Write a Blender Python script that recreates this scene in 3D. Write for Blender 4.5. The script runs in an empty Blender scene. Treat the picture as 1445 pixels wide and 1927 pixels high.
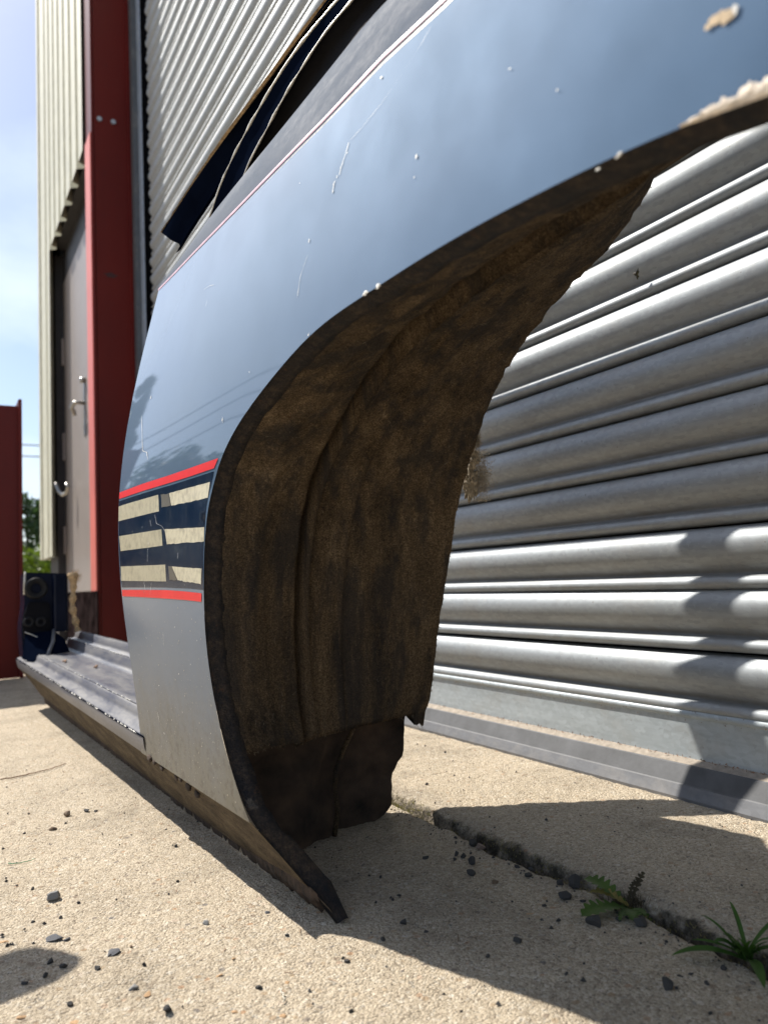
import bpy, bmesh, math, random
import numpy as np
from mathutils import Vector, Matrix, noise
# surveyed points of the place, in metres: X towards the shutter, Y along it, Z up
D = {'cam':[[0.8599,-0.5082,-0.0478],[-0.0029,-0.0985,0.9951],[-0.5105,-0.8556,-0.0862]],'lens':26.528,'lipA':[[0.2985,0.6151,0.004],[0.2943,0.6205,0.0181],[0.2909,0.6522,0.0218],[0.2782,0.6729,0.0404],[0.2586,0.6682,0.0695]],'lip':[[0.671,0.0853],[0.6896,0.1035],[0.7101,0.1237],[0.7278,0.1535],[0.7386,0.2022],[0.7433,0.2489],[0.736,0.2858],[0.7298,0.3327],[0.7218,0.3792],[0.7039,0.4099],[0.6787,0.427],[0.6503,0.4443],[0.6126,0.4581],[0.5832,0.468],[0.5433,0.4795],[0.5029,0.489],[0.4698,0.4911],[0.4343,0.4904],[0.4074,0.4908],[0.378,0.4918],[0.3604,0.4917],[0.3169,0.4907],[0.2747,0.4878],[0.2338,0.4838],[0.2165,0.4828],[0.1873,0.4785],[0.1519,0.4716]],'lowA':[[0.6,0.3061],[0.8,0.2993],[1.0,0.2925],[1.5,0.2755],[2.3,0.2483]],'prof':[1.359732,-4.728062,5.386292,-2.176215,0.236184,0.223642],'pz':[0.1063,0.7147],'pink':[[1.0246,0.7127],[0.9477,0.7045],[0.7776,0.6861],[0.6467,0.6732],[0.4953,0.6573],[0.4119,0.6525],[0.3377,0.6423]],'dec':{'red_up':[[[1.0289,0.4283],[0.9275,0.4268],[0.8347,0.4239],[0.758,0.4223],[0.6922,0.421]],[[1.0284,0.4197],[0.9267,0.4179],[0.8383,0.4155],[0.7661,0.4138],[0.7036,0.4129]]],'red_lo':[[[1.0262,0.3001],[0.9231,0.2987],[0.8435,0.2974],[0.786,0.2952],[0.7405,0.2929]],[[1.0266,0.2918],[0.9256,0.2899],[0.8457,0.288],[0.7878,0.2864],[0.7428,0.2845]]],'g1':[[[1.0292,0.4099],[0.9874,0.4093],[0.9451,0.4083],[0.9058,0.4074],[0.8692,0.4066]],[[1.0285,0.3901],[0.984,0.3894],[0.9416,0.3886],[0.9021,0.3879],[0.8653,0.3872]]],'g2':[[[0.8334,0.4041],[0.8012,0.4033],[0.771,0.4025],[0.7426,0.4018],[0.7158,0.4011]],[[0.8255,0.3891],[0.7968,0.3882],[0.7697,0.3874],[0.744,0.3866],[0.7197,0.3858]]],'g3':[[[1.0258,0.3703],[0.9784,0.369],[0.9345,0.3679],[0.8938,0.3668],[0.856,0.3658]],[[1.0199,0.3504],[0.9732,0.3495],[0.9301,0.3486],[0.89,0.3478],[0.8528,0.3471]]],'g4':[[[0.8451,0.365],[0.813,0.363],[0.7829,0.3611],[0.7545,0.3594],[0.7277,0.3577]],[[0.8383,0.3479],[0.8085,0.3468],[0.7803,0.3456],[0.7537,0.3446],[0.7286,0.3436]]],'g5':[[[1.0231,0.3305],[0.9732,0.3291],[0.9274,0.3279],[0.885,0.3267],[0.8457,0.3257]],[[1.0251,0.3119],[0.9747,0.3105],[0.9284,0.3093],[0.8856,0.3082],[0.846,0.3071]]],'g6':[[[0.8248,0.3228],[0.8013,0.3213],[0.7789,0.3199],[0.7574,0.3185],[0.7369,0.3173]],[[0.8084,0.3074],[0.7907,0.306],[0.7736,0.3047],[0.757,0.3034],[0.7411,0.3021]]],'p1':[[[0.8601,0.4055],[0.8537,0.4051],[0.8475,0.4046],[0.8413,0.4042],[0.8352,0.4038]],[[0.8565,0.3909],[0.849,0.3905],[0.8417,0.3901],[0.8344,0.3897],[0.8272,0.3893]]],'p2':[[[0.8361,0.3238],[0.8335,0.3236],[0.8309,0.3233],[0.8283,0.3231],[0.8257,0.3228]],[[0.8341,0.3086],[0.828,0.3083],[0.8219,0.308],[0.816,0.3077],[0.8101,0.3074]]]},'scr':[[[0.9603,0.5177],[0.9467,0.4931],[0.9359,0.4684],[0.9173,0.464],[0.9107,0.4532]],[[0.3517,0.6347],[0.3641,0.6288],[0.382,0.624],[0.3958,0.6203],[0.411,0.6172],[0.4235,0.6159],[0.4357,0.6145],[0.4501,0.614]],[[0.4524,0.6136],[0.4563,0.6067],[0.4606,0.6023]],[[0.462,0.6005],[0.4646,0.5944]],[[0.471,0.5934],[0.473,0.5894],[0.4742,0.5849]],[[0.7728,0.6188],[0.7545,0.6163],[0.7374,0.6111]],[[0.7538,0.5993],[0.7565,0.5938]],[[0.8791,0.3849],[0.8728,0.3739],[0.8542,0.3693],[0.8433,0.3625]],[[0.9044,0.3477],[0.9082,0.3317]],[[0.8985,0.3071],[0.9059,0.2935],[0.9147,0.2911]],[[0.68,0.4588],[0.6801,0.4527]],[[0.9269,0.3089],[0.9234,0.2975]],[[1.0198,0.5375],[1.0226,0.5257]],[[0.8962,0.3803],[0.8919,0.3724]],[[0.8031,0.3366],[0.8053,0.33]],[[0.5279,0.5232],[0.5233,0.539],[0.5116,0.5519]],[[0.9366,0.152],[0.9342,0.1422]],[[0.8724,0.2499],[0.8762,0.2347]]],'chip':[[[0.4099,0.6377],0.00133],[[0.366,0.5569],0.00145],[[0.3684,0.5446],0.00072],[[0.5099,0.5629],0.00123],[[0.5349,0.6232],0.00057],[[0.4605,0.601],0.00102],[[0.4627,0.5992],0.00085],[[0.4679,0.5948],0.00086],[[0.4725,0.5916],0.00103],[[0.4735,0.5862],0.00103],[[0.4539,0.6062],0.00068],[[0.9297,0.5349],0.00167],[[0.68,0.4557],0.00124],[[0.165,0.5097],0.00464],[[0.1707,0.5098],0.0017],[[0.1596,0.5092],0.00209],[[0.5089,0.4871],0.00101],[[0.6193,0.4865],0.00078],[[0.9413,0.2411],0.00087],[[0.8295,0.2571],0.00078],[[0.7913,0.2194],0.00084],[[0.9152,0.1859],0.00107],[[0.8372,0.1642],0.00099],[[0.9177,0.1295],0.00119],[[0.9021,0.3532],0.00157],[[0.8336,0.2061],0.00098],[[0.7639,0.2454],0.00068],[[0.2811,0.5612],0.00078],[[0.2493,0.5303],0.00072]],'crust':[[[0.2624,0.1848,0.4821],0.00234],[[0.2626,0.18,0.4821],0.00284],[[0.263,0.1742,0.4812],0.00307],[[0.2633,0.1698,0.48],0.00331],[[0.2636,0.1655,0.4793],0.00354],[[0.264,0.1602,0.4787],0.00352],[[0.2642,0.156,0.4784],0.00325],[[0.2645,0.1514,0.4777],0.00348],[[0.2627,0.183,0.4777],0.00181],[[0.2632,0.1759,0.4774],0.0023],[[0.2636,0.1692,0.4763],0.00228],[[0.2641,0.1618,0.475],0.00225],[[0.2646,0.1545,0.4742],0.00223],[[0.2489,0.4281,0.4916],0.00224],[[0.2497,0.4124,0.4908],0.00219],[[0.2605,0.2184,0.4823],0.0019],[[0.2599,0.2302,0.4812],0.00083]],'U':[[0.274,0.9826,0.723],[0.282,0.8472,0.7405],[0.284,0.7458,0.7392],[0.285,0.6087,0.7333],[0.285,0.5186,0.7295],[0.284,0.4402,0.725]],'b1':[[0.284,0.8532,0.7436],[0.2889,0.8273,0.7724],[0.2937,0.7853,0.793],[0.2986,0.7475,0.8075],[0.3034,0.6892,0.8213],[0.3083,0.6423,0.8291],[0.3131,0.5875,0.8294],[0.318,0.5715,0.8329]],'b2':[[0.286,0.7463,0.7387],[0.2883,0.7254,0.752],[0.2907,0.6862,0.763],[0.293,0.645,0.7747],[0.2953,0.6079,0.7817],[0.2977,0.5599,0.7876],[0.3,0.5144,0.7847]],'tan':[[0.296,1.1205,0.8419],[0.3024,0.9741,0.8512],[0.3088,0.8554,0.8542],[0.3152,0.7538,0.8549],[0.3216,0.6536,0.8578],[0.328,0.6054,0.8612]],'tlo':[[0.292,1.0312,0.772],[0.2984,0.9965,0.7874],[0.3048,0.9135,0.8003],[0.3112,0.8198,0.8132],[0.3176,0.7037,0.8281],[0.324,0.5897,0.8348]],'tmid':[[0.302,1.0902,0.8184],[0.3084,1.0278,0.8281],[0.3148,0.9301,0.8391],[0.3212,0.8445,0.8481],[0.3276,0.74,0.8566],[0.334,0.6208,0.8633]],'I':[[0.5,0.7708,0.1378],[0.5,0.7602,0.1527],[0.5,0.7529,0.1708],[0.5,0.7455,0.2022],[0.5,0.7331,0.2396],[0.5,0.7199,0.2765],[0.5,0.7049,0.3126],[0.5,0.6932,0.3481],[0.5,0.68,0.3798],[0.5,0.6657,0.4048],[0.5,0.645,0.4398],[0.5,0.6194,0.4752],[0.5,0.6014,0.4954],[0.5,0.5736,0.5198],[0.5,0.5397,0.541],[0.5,0.5086,0.5552],[0.5,0.4763,0.5677],[0.5,0.453,0.5753],[0.5,0.4338,0.5832],[0.5,0.4092,0.5981],[0.5,0.3944,0.6085],[0.5,0.3865,0.6181]],'stones':[[0.5152,0.7042,0.0067,'k',890,1582],[0.5132,0.6902,0.00628,'p',902,1589],[0.4488,0.7019,0.00354,'k',799,1611],[0.48,0.6878,0.00388,'k',858,1606],[0.4823,0.6791,0.00482,'k',871,1608],[0.4716,0.6802,0.00288,'k',854,1614],[0.4793,0.6594,0.00568,'k',888,1619],[0.4616,0.637,0.00581,'k',887,1639],[0.5092,0.624,0.00343,'k',972,1628],[0.5039,0.5994,0.00457,'k',995,1643],[0.5146,0.6086,0.00309,'k',999,1635],[0.4661,0.6071,0.00478,'b',929,1656],[0.5129,0.5657,0.00506,'k',1053,1659],[0.5197,0.5531,0.00859,'k',1081,1660],[0.497,0.5419,0.0075,'k',1064,1681],[0.4764,0.4865,0.00783,'k',1118,1734],[0.5061,0.4642,0.00707,'k',1204,1735],[0.5305,0.4591,0.00997,'k',1250,1721],[0.4067,0.5018,0.00517,'k',975,1768],[0.446,0.3894,0.00578,'k',1253,1853],[0.4498,0.3838,0.00193,'k',1272,1862],[0.446,0.3859,0.00168,'k',1260,1863],[0.35,0.5866,0.00379,'k',759,1734],[0.357,0.5632,0.00239,'k',800,1750],[0.3717,0.4974,0.0025,'k',918,1800],[0.4005,0.4417,0.00242,'k',1065,1836],[0.4046,0.4282,0.00264,'k',1098,1847],[0.4728,0.3759,0.00245,'k',1330,1851],[0.5016,0.3825,0.00355,'k',1362,1819],[0.4441,0.3528,0.0021,'k',1335,1905],[0.3772,0.6377,0.00232,'k',751,1683],[0.3656,0.6306,0.00229,'k',739,1694],[0.4582,0.5104,0.00272,'k',1050,1731],[0.4445,0.5041,0.00241,'k',1037,1745],[0.4479,0.5195,0.00177,'k',1019,1731],[0.4516,0.5635,0.00156,'k',962,1696],[0.5013,0.5249,0.00314,'k',1095,1695],[0.4704,0.5406,0.00254,'k',1024,1701],[0.3191,0.5697,0.00287,'k',720,1768],[0.3852,0.6874,0.00276,'k',715,1648],[0.4226,0.4459,0.00161,'k',1098,1815],[0.3146,0.4767,0.00141,'k',834,1868],[0.3123,0.4521,0.00148,'k',867,1900],[0.4649,0.3934,0.00296,'k',1277,1837],[0.4738,0.3897,0.00248,'k',1300,1834],[0.4489,0.5363,0.00332,'o',996,1716],[0.4977,0.4797,0.00356,'k',1164,1731],[0.5123,0.7338,0.00274,'k',857,1573],[0.1016,0.839,0.00704,'g',102,1685],[0.1531,1.124,0.006,'b',126,1532],[0.1788,1.1258,0.00523,'k',164,1525],[0.1888,1.1219,0.00321,'k',180,1525],[0.1291,1.0766,0.00614,'b',99,1557],[0.0861,0.8781,0.00286,'k',62,1671],[0.0885,0.7456,0.01048,'s',99,1756],[0.0995,0.7385,0.00411,'s',126,1762],[0.1285,0.6855,0.00855,'s',215,1784],[0.0817,0.7006,0.0034,'k',95,1808],[0.09,0.6872,0.00361,'k',121,1815],[0.0753,0.6786,0.00305,'k',86,1835],[0.0608,0.6765,0.00355,'k',48,1847],[0.1122,0.6678,0.00328,'k',184,1818],[0.1424,0.5685,0.00449,'k',317,1903],[0.2069,0.5622,0.00297,'k',485,1857],[0.262,0.6807,0.00377,'s',503,1713],[0.258,0.6255,0.00252,'k',541,1760],[0.2069,0.6912,0.00373,'g',386,1736],[0.1291,0.6171,0.00429,'g',251,1857],[0.1611,0.8532,0.00282,'o',215,1652],[0.0537,0.6266,0.00499,'o',41,1909],[0.0844,0.5966,0.00413,'o',140,1920],[0.2075,0.5186,0.00346,'o',530,1908],[0.2271,0.5554,0.00298,'o',540,1848],[0.1361,0.6026,0.00422,'o',278,1868],[0.0527,0.7636,0.00589,'o',9,1768],[0.1195,0.8111,0.00268,'k',147,1698],[0.1001,0.7865,0.00217,'k',113,1726],[0.0857,0.6234,0.00309,'k',133,1887],[0.2493,0.4953,0.00258,'k',660,1901],[0.2787,0.5552,0.00282,'k',654,1810],[0.1442,0.6493,0.00249,'k',271,1814],[0.1826,0.5431,0.00331,'o',443,1900],[0.2068,0.6157,0.00268,'o',439,1802],[0.1883,0.5969,0.00331,'o',411,1834],[0.0973,1.0798,0.00249,'k',46,1568],[0.2146,0.8083,0.00242,'k',334,1655],[0.2416,0.9124,0.00253,'k',331,1590],[0.054,0.754,0.00222,'k',14,1779],[0.0579,0.7532,0.00194,'k',24,1778],[0.2102,0.7227,0.00276,'o',372,1712],[0.0864,0.7809,0.00201,'k',84,1738],[0.0776,0.7934,0.00232,'k',62,1733],[0.1424,0.6874,0.00234,'b',247,1780]],'weedA':[0.5235,0.4904,0.0],'weedB':[0.5252,0.3802,0.0],'leafA':[[0.5144,0.5352,0.014],[0.4717,0.4971,0.004],[0.505,0.5213,0.008],[0.5557,0.5,0.022],[0.5012,0.4664,0.004],[0.5321,0.4733,0.008],[0.5261,0.5129,0.012],[0.5168,0.467,0.004],[0.4935,0.475,0.003]],'leafB':[[0.4792,0.4116,0.004],[0.5114,0.4075,0.026],[0.533,0.3969,0.034],[0.507,0.3953,0.012],[0.5333,0.3719,0.02],[0.4948,0.3463,0.003],[0.5552,0.3608,0.025],[0.5358,0.3545,0.01],[0.5,0.409,0.01]],'twig':[[[0.0908,1.4105,0.0],[0.1308,1.4186,0.0],[0.165,1.4337,0.0],[0.1984,1.4618,0.0]],[[0.0703,0.9741,0.0],[0.0832,0.968,0.0],[0.0976,0.9707,0.0]],[[0.2193,0.549,0.0],[0.2181,0.5412,0.0],[0.2147,0.5303,0.0]]],'slatleaf':[0.815,0.6713,0.6939],'pil':{'post':[[0.1977,0.3572],[0.301,0.3504],[0.3019,0.1956],[0.2685,0.212],[0.2249,0.1474],[0.1939,0.1369],[0.1895,0.2178],[0.1972,0.2714]],'grom':[0.2237,0.315,0.0287],'hinge':[[0.2059,0.2804],[0.255,0.2776],[0.2571,0.2197],[0.2504,0.186],[0.22,0.1533],[0.1978,0.17],[0.1907,0.2204],[0.1945,0.2445]],'hh':[[0.2056,0.2302],[0.2343,0.2281]],'rope':[[0.3115,0.3515],[0.3139,0.3274],[0.3122,0.2995],[0.3092,0.2646],[0.3141,0.2364],[0.3204,0.2109],[0.3229,0.1968]]}}
C = bpy.context.scene.collection
def link(o): C.objects.link(o); return o

# ------------------------------------------------------------------ camera, sky, sun, exposure
scene = bpy.context.scene
cam_data = bpy.data.cameras.new('camera'); cam = link(bpy.data.objects.new('camera', cam_data))
r_, u_, b_ = [Vector(v) for v in D['cam']]
cam.matrix_world = Matrix(((r_.x, u_.x, b_.x, 0.0), (r_.y, u_.y, b_.y, 0.0), (r_.z, u_.z, b_.z, 0.30), (0, 0, 0, 1)))
cam_data.sensor_fit = 'VERTICAL'; cam_data.sensor_height = 36.0; cam_data.lens = D['lens']
cam_data.clip_start = 0.01; cam_data.clip_end = 2000.0
cam_data.dof.use_dof = True; cam_data.dof.focus_distance = 0.80; cam_data.dof.aperture_fstop = 6.9
scene.camera = cam

SUN = Vector((-0.36, 0.78, 1.0)).normalized()
world = bpy.data.worlds.new('World'); scene.world = world; world.use_nodes = True
wt = world.node_tree; wt.nodes.clear()
def wn(t, **k):
    n = wt.nodes.new(t)
    for a, v in k.items(): setattr(n, a, v)
    return n
out = wn('ShaderNodeOutputWorld'); bg = wn('ShaderNodeBackground')
sky = wn('ShaderNodeTexSky', sky_type='NISHITA'); sky.sun_disc = False
sky.sun_elevation = math.asin(SUN.z); sky.sun_rotation = math.atan2(SUN.x, SUN.y)
sky.air_density = 1.0; sky.dust_density = 1.2; sky.ozone_density = 1.5
tc = wn('ShaderNodeTexCoord'); sp = wn('ShaderNodeSeparateXYZ'); wt.links.new(tc.outputs['Generated'], sp.inputs[0])
zz = wn('ShaderNodeMath', operation='ADD'); zz.inputs[1].default_value = 0.22; wt.links.new(sp.outputs['Z'], zz.inputs[0])
zm = wn('ShaderNodeMath', operation='MAXIMUM'); zm.inputs[1].default_value = 0.12; wt.links.new(zz.outputs[0], zm.inputs[0])
dx = wn('ShaderNodeMath', operation='DIVIDE'); dy = wn('ShaderNodeMath', operation='DIVIDE')
for n, s in ((dx, 'X'), (dy, 'Y')): wt.links.new(sp.outputs[s], n.inputs[0]); wt.links.new(zm.outputs[0], n.inputs[1])
cb = wn('ShaderNodeCombineXYZ'); wt.links.new(dx.outputs[0], cb.inputs[0]); wt.links.new(dy.outputs[0], cb.inputs[1]); cb.inputs[2].default_value = 3.7
nz = wn('ShaderNodeTexNoise'); nz.inputs['Scale'].default_value = 1.15; nz.inputs['Detail'].default_value = 7.0; nz.inputs['Roughness'].default_value = 0.52
wt.links.new(cb.outputs[0], nz.inputs['Vector'])
cr = wn('ShaderNodeValToRGB'); cr.color_ramp.elements[0].position = 0.42; cr.color_ramp.elements[1].position = 0.60
cr.color_ramp.elements[0].color = (0.05, 0.05, 0.05, 1); cr.color_ramp.elements[1].color = (0.85, 0.85, 0.85, 1)
cr.color_ramp.elements[0].position = 0.46; cr.color_ramp.elements[1].position = 0.66; cr.color_ramp.elements[0].color = (0, 0, 0, 1)
wt.links.new(nz.outputs[0], cr.inputs[0])
mx = wn('ShaderNodeMix', data_type='RGBA'); mx.inputs['B'].default_value = (6.3, 7.2, 8.6, 1)
wt.links.new(cr.outputs[0], mx.inputs['Factor']); wt.links.new(sky.outputs[0], mx.inputs['A'])
wt.links.new(mx.outputs['Result'], bg.inputs['Color']); bg.inputs['Strength'].default_value = 0.092
wt.links.new(bg.outputs[0], out.inputs[0])

sun_data = bpy.data.lights.new('sun', 'SUN'); sun_data.energy = 4.6; sun_data.angle = math.radians(0.53); sun_data.color = (1.0, 0.95, 0.87)
sun = link(bpy.data.objects.new('sun', sun_data)); sun.rotation_euler = SUN.to_track_quat('Z', 'Y').to_euler(); sun.location = (-4, 8, 10)
scene.view_settings.view_transform = 'Standard'; scene.view_settings.look = 'None'
scene.view_settings.exposure = 0.76; scene.view_settings.gamma = 1.0
scene.render.engine = 'CYCLES'
scene.cycles.max_bounces = 8; scene.cycles.diffuse_bounces = 4; scene.cycles.glossy_bounces = 4
scene.cycles.use_denoising = True

# ------------------------------------------------------------------ helpers
rnd = random.Random(11)
def tag(o, label=None, cat=None, group=None, kind=None):
    if label: o['label'] = label
    if cat: o['category'] = cat
    if group: o['group'] = group
    if kind: o['kind'] = kind
    return o
def empty(name, loc=(0, 0, 0)):
    o = link(bpy.data.objects.new(name, None)); o.location = loc; o.empty_display_size = 0.1; return o
def mesh_obj(name, vs, fs, m=None, parent=None, smooth=True, loc=None):
    me = bpy.data.meshes.new(name); me.from_pydata([tuple(v) for v in vs], [], fs); me.update()
    if smooth: me.polygons.foreach_set('use_smooth', [True] * len(me.polygons))
    if m: me.materials.append(m)
    o = link(bpy.data.objects.new(name, me))
    if loc: o.location = loc
    if parent: o.parent = parent
    return o
def bm_obj(name, bm, m=None, parent=None, smooth=False):
    me = bpy.data.meshes.new(name); bm.to_mesh(me); bm.free()
    if smooth: me.polygons.foreach_set('use_smooth', [True] * len(me.polygons))
    if m: me.materials.append(m)
    o = link(bpy.data.objects.new(name, me))
    if parent: o.parent = parent
    return o
def grid_faces(nr, nc, flip=False, off=0):
    f = []
    for i in range(nr - 1):
        for j in range(nc - 1):
            a = off + i * nc + j
            q = (a, a + 1, a + nc + 1, a + nc)
            f.append(q[::-1] if flip else q)
    return f
def strip(name, rows, m, parent=None, smooth=True, flip=False):
    nc = len(rows[0]); vs = [p for r in rows for p in r]
    return mesh_obj(name, vs, grid_faces(len(rows), nc, flip), m, parent, smooth)
def box(bm, lo, hi, bev=0.0):
    lo, hi = Vector(lo), Vector(hi)
    v = [bm.verts.new((lo.x if i & 1 == 0 else hi.x, lo.y if i & 2 == 0 else hi.y, lo.z if i & 4 == 0 else hi.z)) for i in range(8)]
    fs = [bm.faces.new([v[k] for k in q]) for q in ((0, 2, 3, 1), (4, 5, 7, 6), (0, 1, 5, 4), (2, 6, 7, 3), (0, 4, 6, 2), (1, 3, 7, 5))]
    if bev:
        es = {e for f in fs for e in f.edges}
        bmesh.ops.bevel(bm, geom=list(es), offset=bev, segments=2, profile=0.5, affect='EDGES')
def box_obj(name, lo, hi, m, parent=None, bev=0.0):
    bm = bmesh.new(); box(bm, lo, hi, bev); return bm_obj(name, bm, m, parent)
def tube_geo(pts, rads, seg=8, cap=True):
    vs, fs = [], []; pts = [Vector(p) for p in pts]
    if not hasattr(rads, '__len__'): rads = [rads] * len(pts)
    up = Vector((0.31, 0.22, 0.93))
    for i, p in enumerate(pts):
        t = (pts[min(i + 1, len(pts) - 1)] - pts[max(i - 1, 0)]).normalized()
        a = t.cross(up)
        if a.length < 1e-4: a = t.cross(Vector((1, 0, 0)))
        a.normalize(); b = t.cross(a)
        for k in range(seg):
            w = 2 * math.pi * k / seg
            vs.append(p + (a * math.cos(w) + b * math.sin(w)) * rads[i])
    for i in range(len(pts) - 1):
        for k in range(seg):
            fs.append((i * seg + k, i * seg + (k + 1) % seg, (i + 1) * seg + (k + 1) % seg, (i + 1) * seg + k))
    if cap: fs.append(tuple(range(seg))[::-1]); fs.append(tuple((len(pts) - 1) * seg + k for k in range(seg)))
    return vs, fs
def tube(name, pts, rads, m, parent=None, seg=8):
    vs, fs = tube_geo(pts, rads, seg); return mesh_obj(name, vs, fs, m, parent)
def lerp(a, b, t): return a + (b - a) * t
def resample(path, n):
    P = [Vector(p) for p in path]; L = [0.0]
    for a, b in zip(P[:-1], P[1:]): L.append(L[-1] + (b - a).length)
    res = []
    for i in range(n):
        s = L[-1] * i / (n - 1); k = 0
        while k < len(P) - 2 and L[k + 1] < s: k += 1
        d = L[k + 1] - L[k]; res.append(P[k].lerp(P[k + 1], (s - L[k]) / d if d > 0 else 0))
    return res
def smooth_path(path, n, it=2):
    P = [Vector(p) for p in path]
    for _ in range(it):                       # corner cutting keeps the ends
        Q = [P[0]]
        for a, b in zip(P[:-1], P[1:]): Q += [a.lerp(b, .25), a.lerp(b, .75)]
        P = Q + [P[-1]]
    return resample(P, n)

# ------------------------------------------------------------------ materials
class NT:
    def __init__(s, name):
        s.m = bpy.data.materials.new(name); s.m.use_nodes = True; s.t = s.m.node_tree; s.t.nodes.clear()
        s.o = s.n('ShaderNodeOutputMaterial'); s.b = s.n('ShaderNodeBsdfPrincipled'); s.l(s.b.outputs[0], s.o.inputs[0])
        s.tc = s.n('ShaderNodeTexCoord')
    def n(s, t, **k):
        n = s.t.nodes.new(t)
        for a, v in k.items(): setattr(n, a, v)
        return n
    def l(s, a, b): s.t.links.new(a, b)
    def vec(s, scale=(1, 1, 1)):
        mp = s.n('ShaderNodeMapping'); mp.inputs['Scale'].default_value = scale; s.l(s.tc.outputs['Object'], mp.inputs[0]); return mp.outputs[0]
    def noise(s, sc, det=4, rough=.55, scale=(1, 1, 1), dist=0.0):
        n = s.n('ShaderNodeTexNoise'); n.inputs['Scale'].default_value = sc; n.inputs['Detail'].default_value = det
        n.inputs['Roughness'].default_value = rough; n.inputs['Distortion'].default_value = dist; s.l(s.vec(scale), n.inputs['Vector']); return n.outputs[0]
    def voro(s, sc, feat='F1', out='Distance', scale=(1, 1, 1)):
        n = s.n('ShaderNodeTexVoronoi'); n.feature = feat; n.inputs['Scale'].default_value = sc; s.l(s.vec(scale), n.inputs['Vector']); return n.outputs[out]
    def ramp(s, src, els, interp='LINEAR'):
        r = s.n('ShaderNodeValToRGB'); r.color_ramp.interpolation = interp; e = r.color_ramp.elements
        while len(e) < len(els): e.new(0.5)
        for k, (p, c) in enumerate(els):
            e[k].position = p; e[k].color = (c, c, c, 1) if not hasattr(c, '__len__') else (*c, 1)
        s.l(src, r.inputs[0]); return r.outputs[0]
    def mix(s, f, a, b, mode='MIX'):
        m = s.n('ShaderNodeMix', data_type='RGBA'); m.blend_type = mode
        for k, v in (('Factor', f), ('A', a), ('B', b)):
            i = m.inputs[0] if k == 'Factor' else m.inputs[k]
            if k != 'Factor': i = [q for q in m.inputs if q.name == k and q.type == 'RGBA'][0]
            if hasattr(v, 'is_output') or isinstance(v, bpy.types.NodeSocket): s.l(v, i)
            elif hasattr(v, '__len__'): i.default_value = (*v, 1)
            else: i.default_value = v
        return [q for q in m.outputs if q.type == 'RGBA'][0]
    def math(s, op, a, b=0.0, clamp=False):
        m = s.n('ShaderNodeMath', operation=op); m.use_clamp = clamp
        for k, v in ((0, a), (1, b)):
            if isinstance(v, bpy.types.NodeSocket): s.l(v, m.inputs[k])
            else: m.inputs[k].default_value = v
        return m.outputs[0]
    def sep(s, axis, src=None):
        q = s.n('ShaderNodeSeparateXYZ'); s.l(src or s.tc.outputs['Object'], q.inputs[0]); return q.outputs[axis]
    def range(s, v, a, b, c=0.0, d=1.0):
        m = s.n('ShaderNodeMapRange'); s.l(v, m.inputs[0])
        for k, x in enumerate((a, b, c, d)): m.inputs[k + 1].default_value = x
        return m.outputs[0]
    def set(s, **k):
        for a, v in k.items():
            i = s.b.inputs[{'base': 'Base Color', 'rough': 'Roughness', 'metal': 'Metallic', 'coat': 'Coat Weight', 'coatr': 'Coat Roughness', 'spec': 'Specular IOR Level', 'sss': 'Subsurface Weight', 'alpha': 'Alpha'}[a]]
            if isinstance(v, bpy.types.NodeSocket): s.l(v, i)
            elif hasattr(v, '__len__'): i.default_value = (*v, 1)
            else: i.default_value = v
        return s
    def bump(s, h, strength=.3, dist=.001):
        b = s.n('ShaderNodeBump'); b.inputs['Strength'].default_value = strength; b.inputs['Distance'].default_value = dist
        s.l(h, b.inputs['Height']); s.l(b.outputs[0], s.b.inputs['Normal']); return s
def simple(name, col, rough=.5, metal=0.0, var=.25, sc=40, bump=.0, spec=.5):
    t = NT(name); n = t.noise(sc, 5)
    lo = [c * (1 - var) for c in col]; hi = [min(1, c * (1 + var)) for c in col]
    t.set(base=t.ramp(n, [(.3, lo), (.7, hi)]), rough=rough, metal=metal, spec=spec)
    if bump: t.bump(t.noise(sc * 6, 4), bump, .001)
    return t.m

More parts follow.
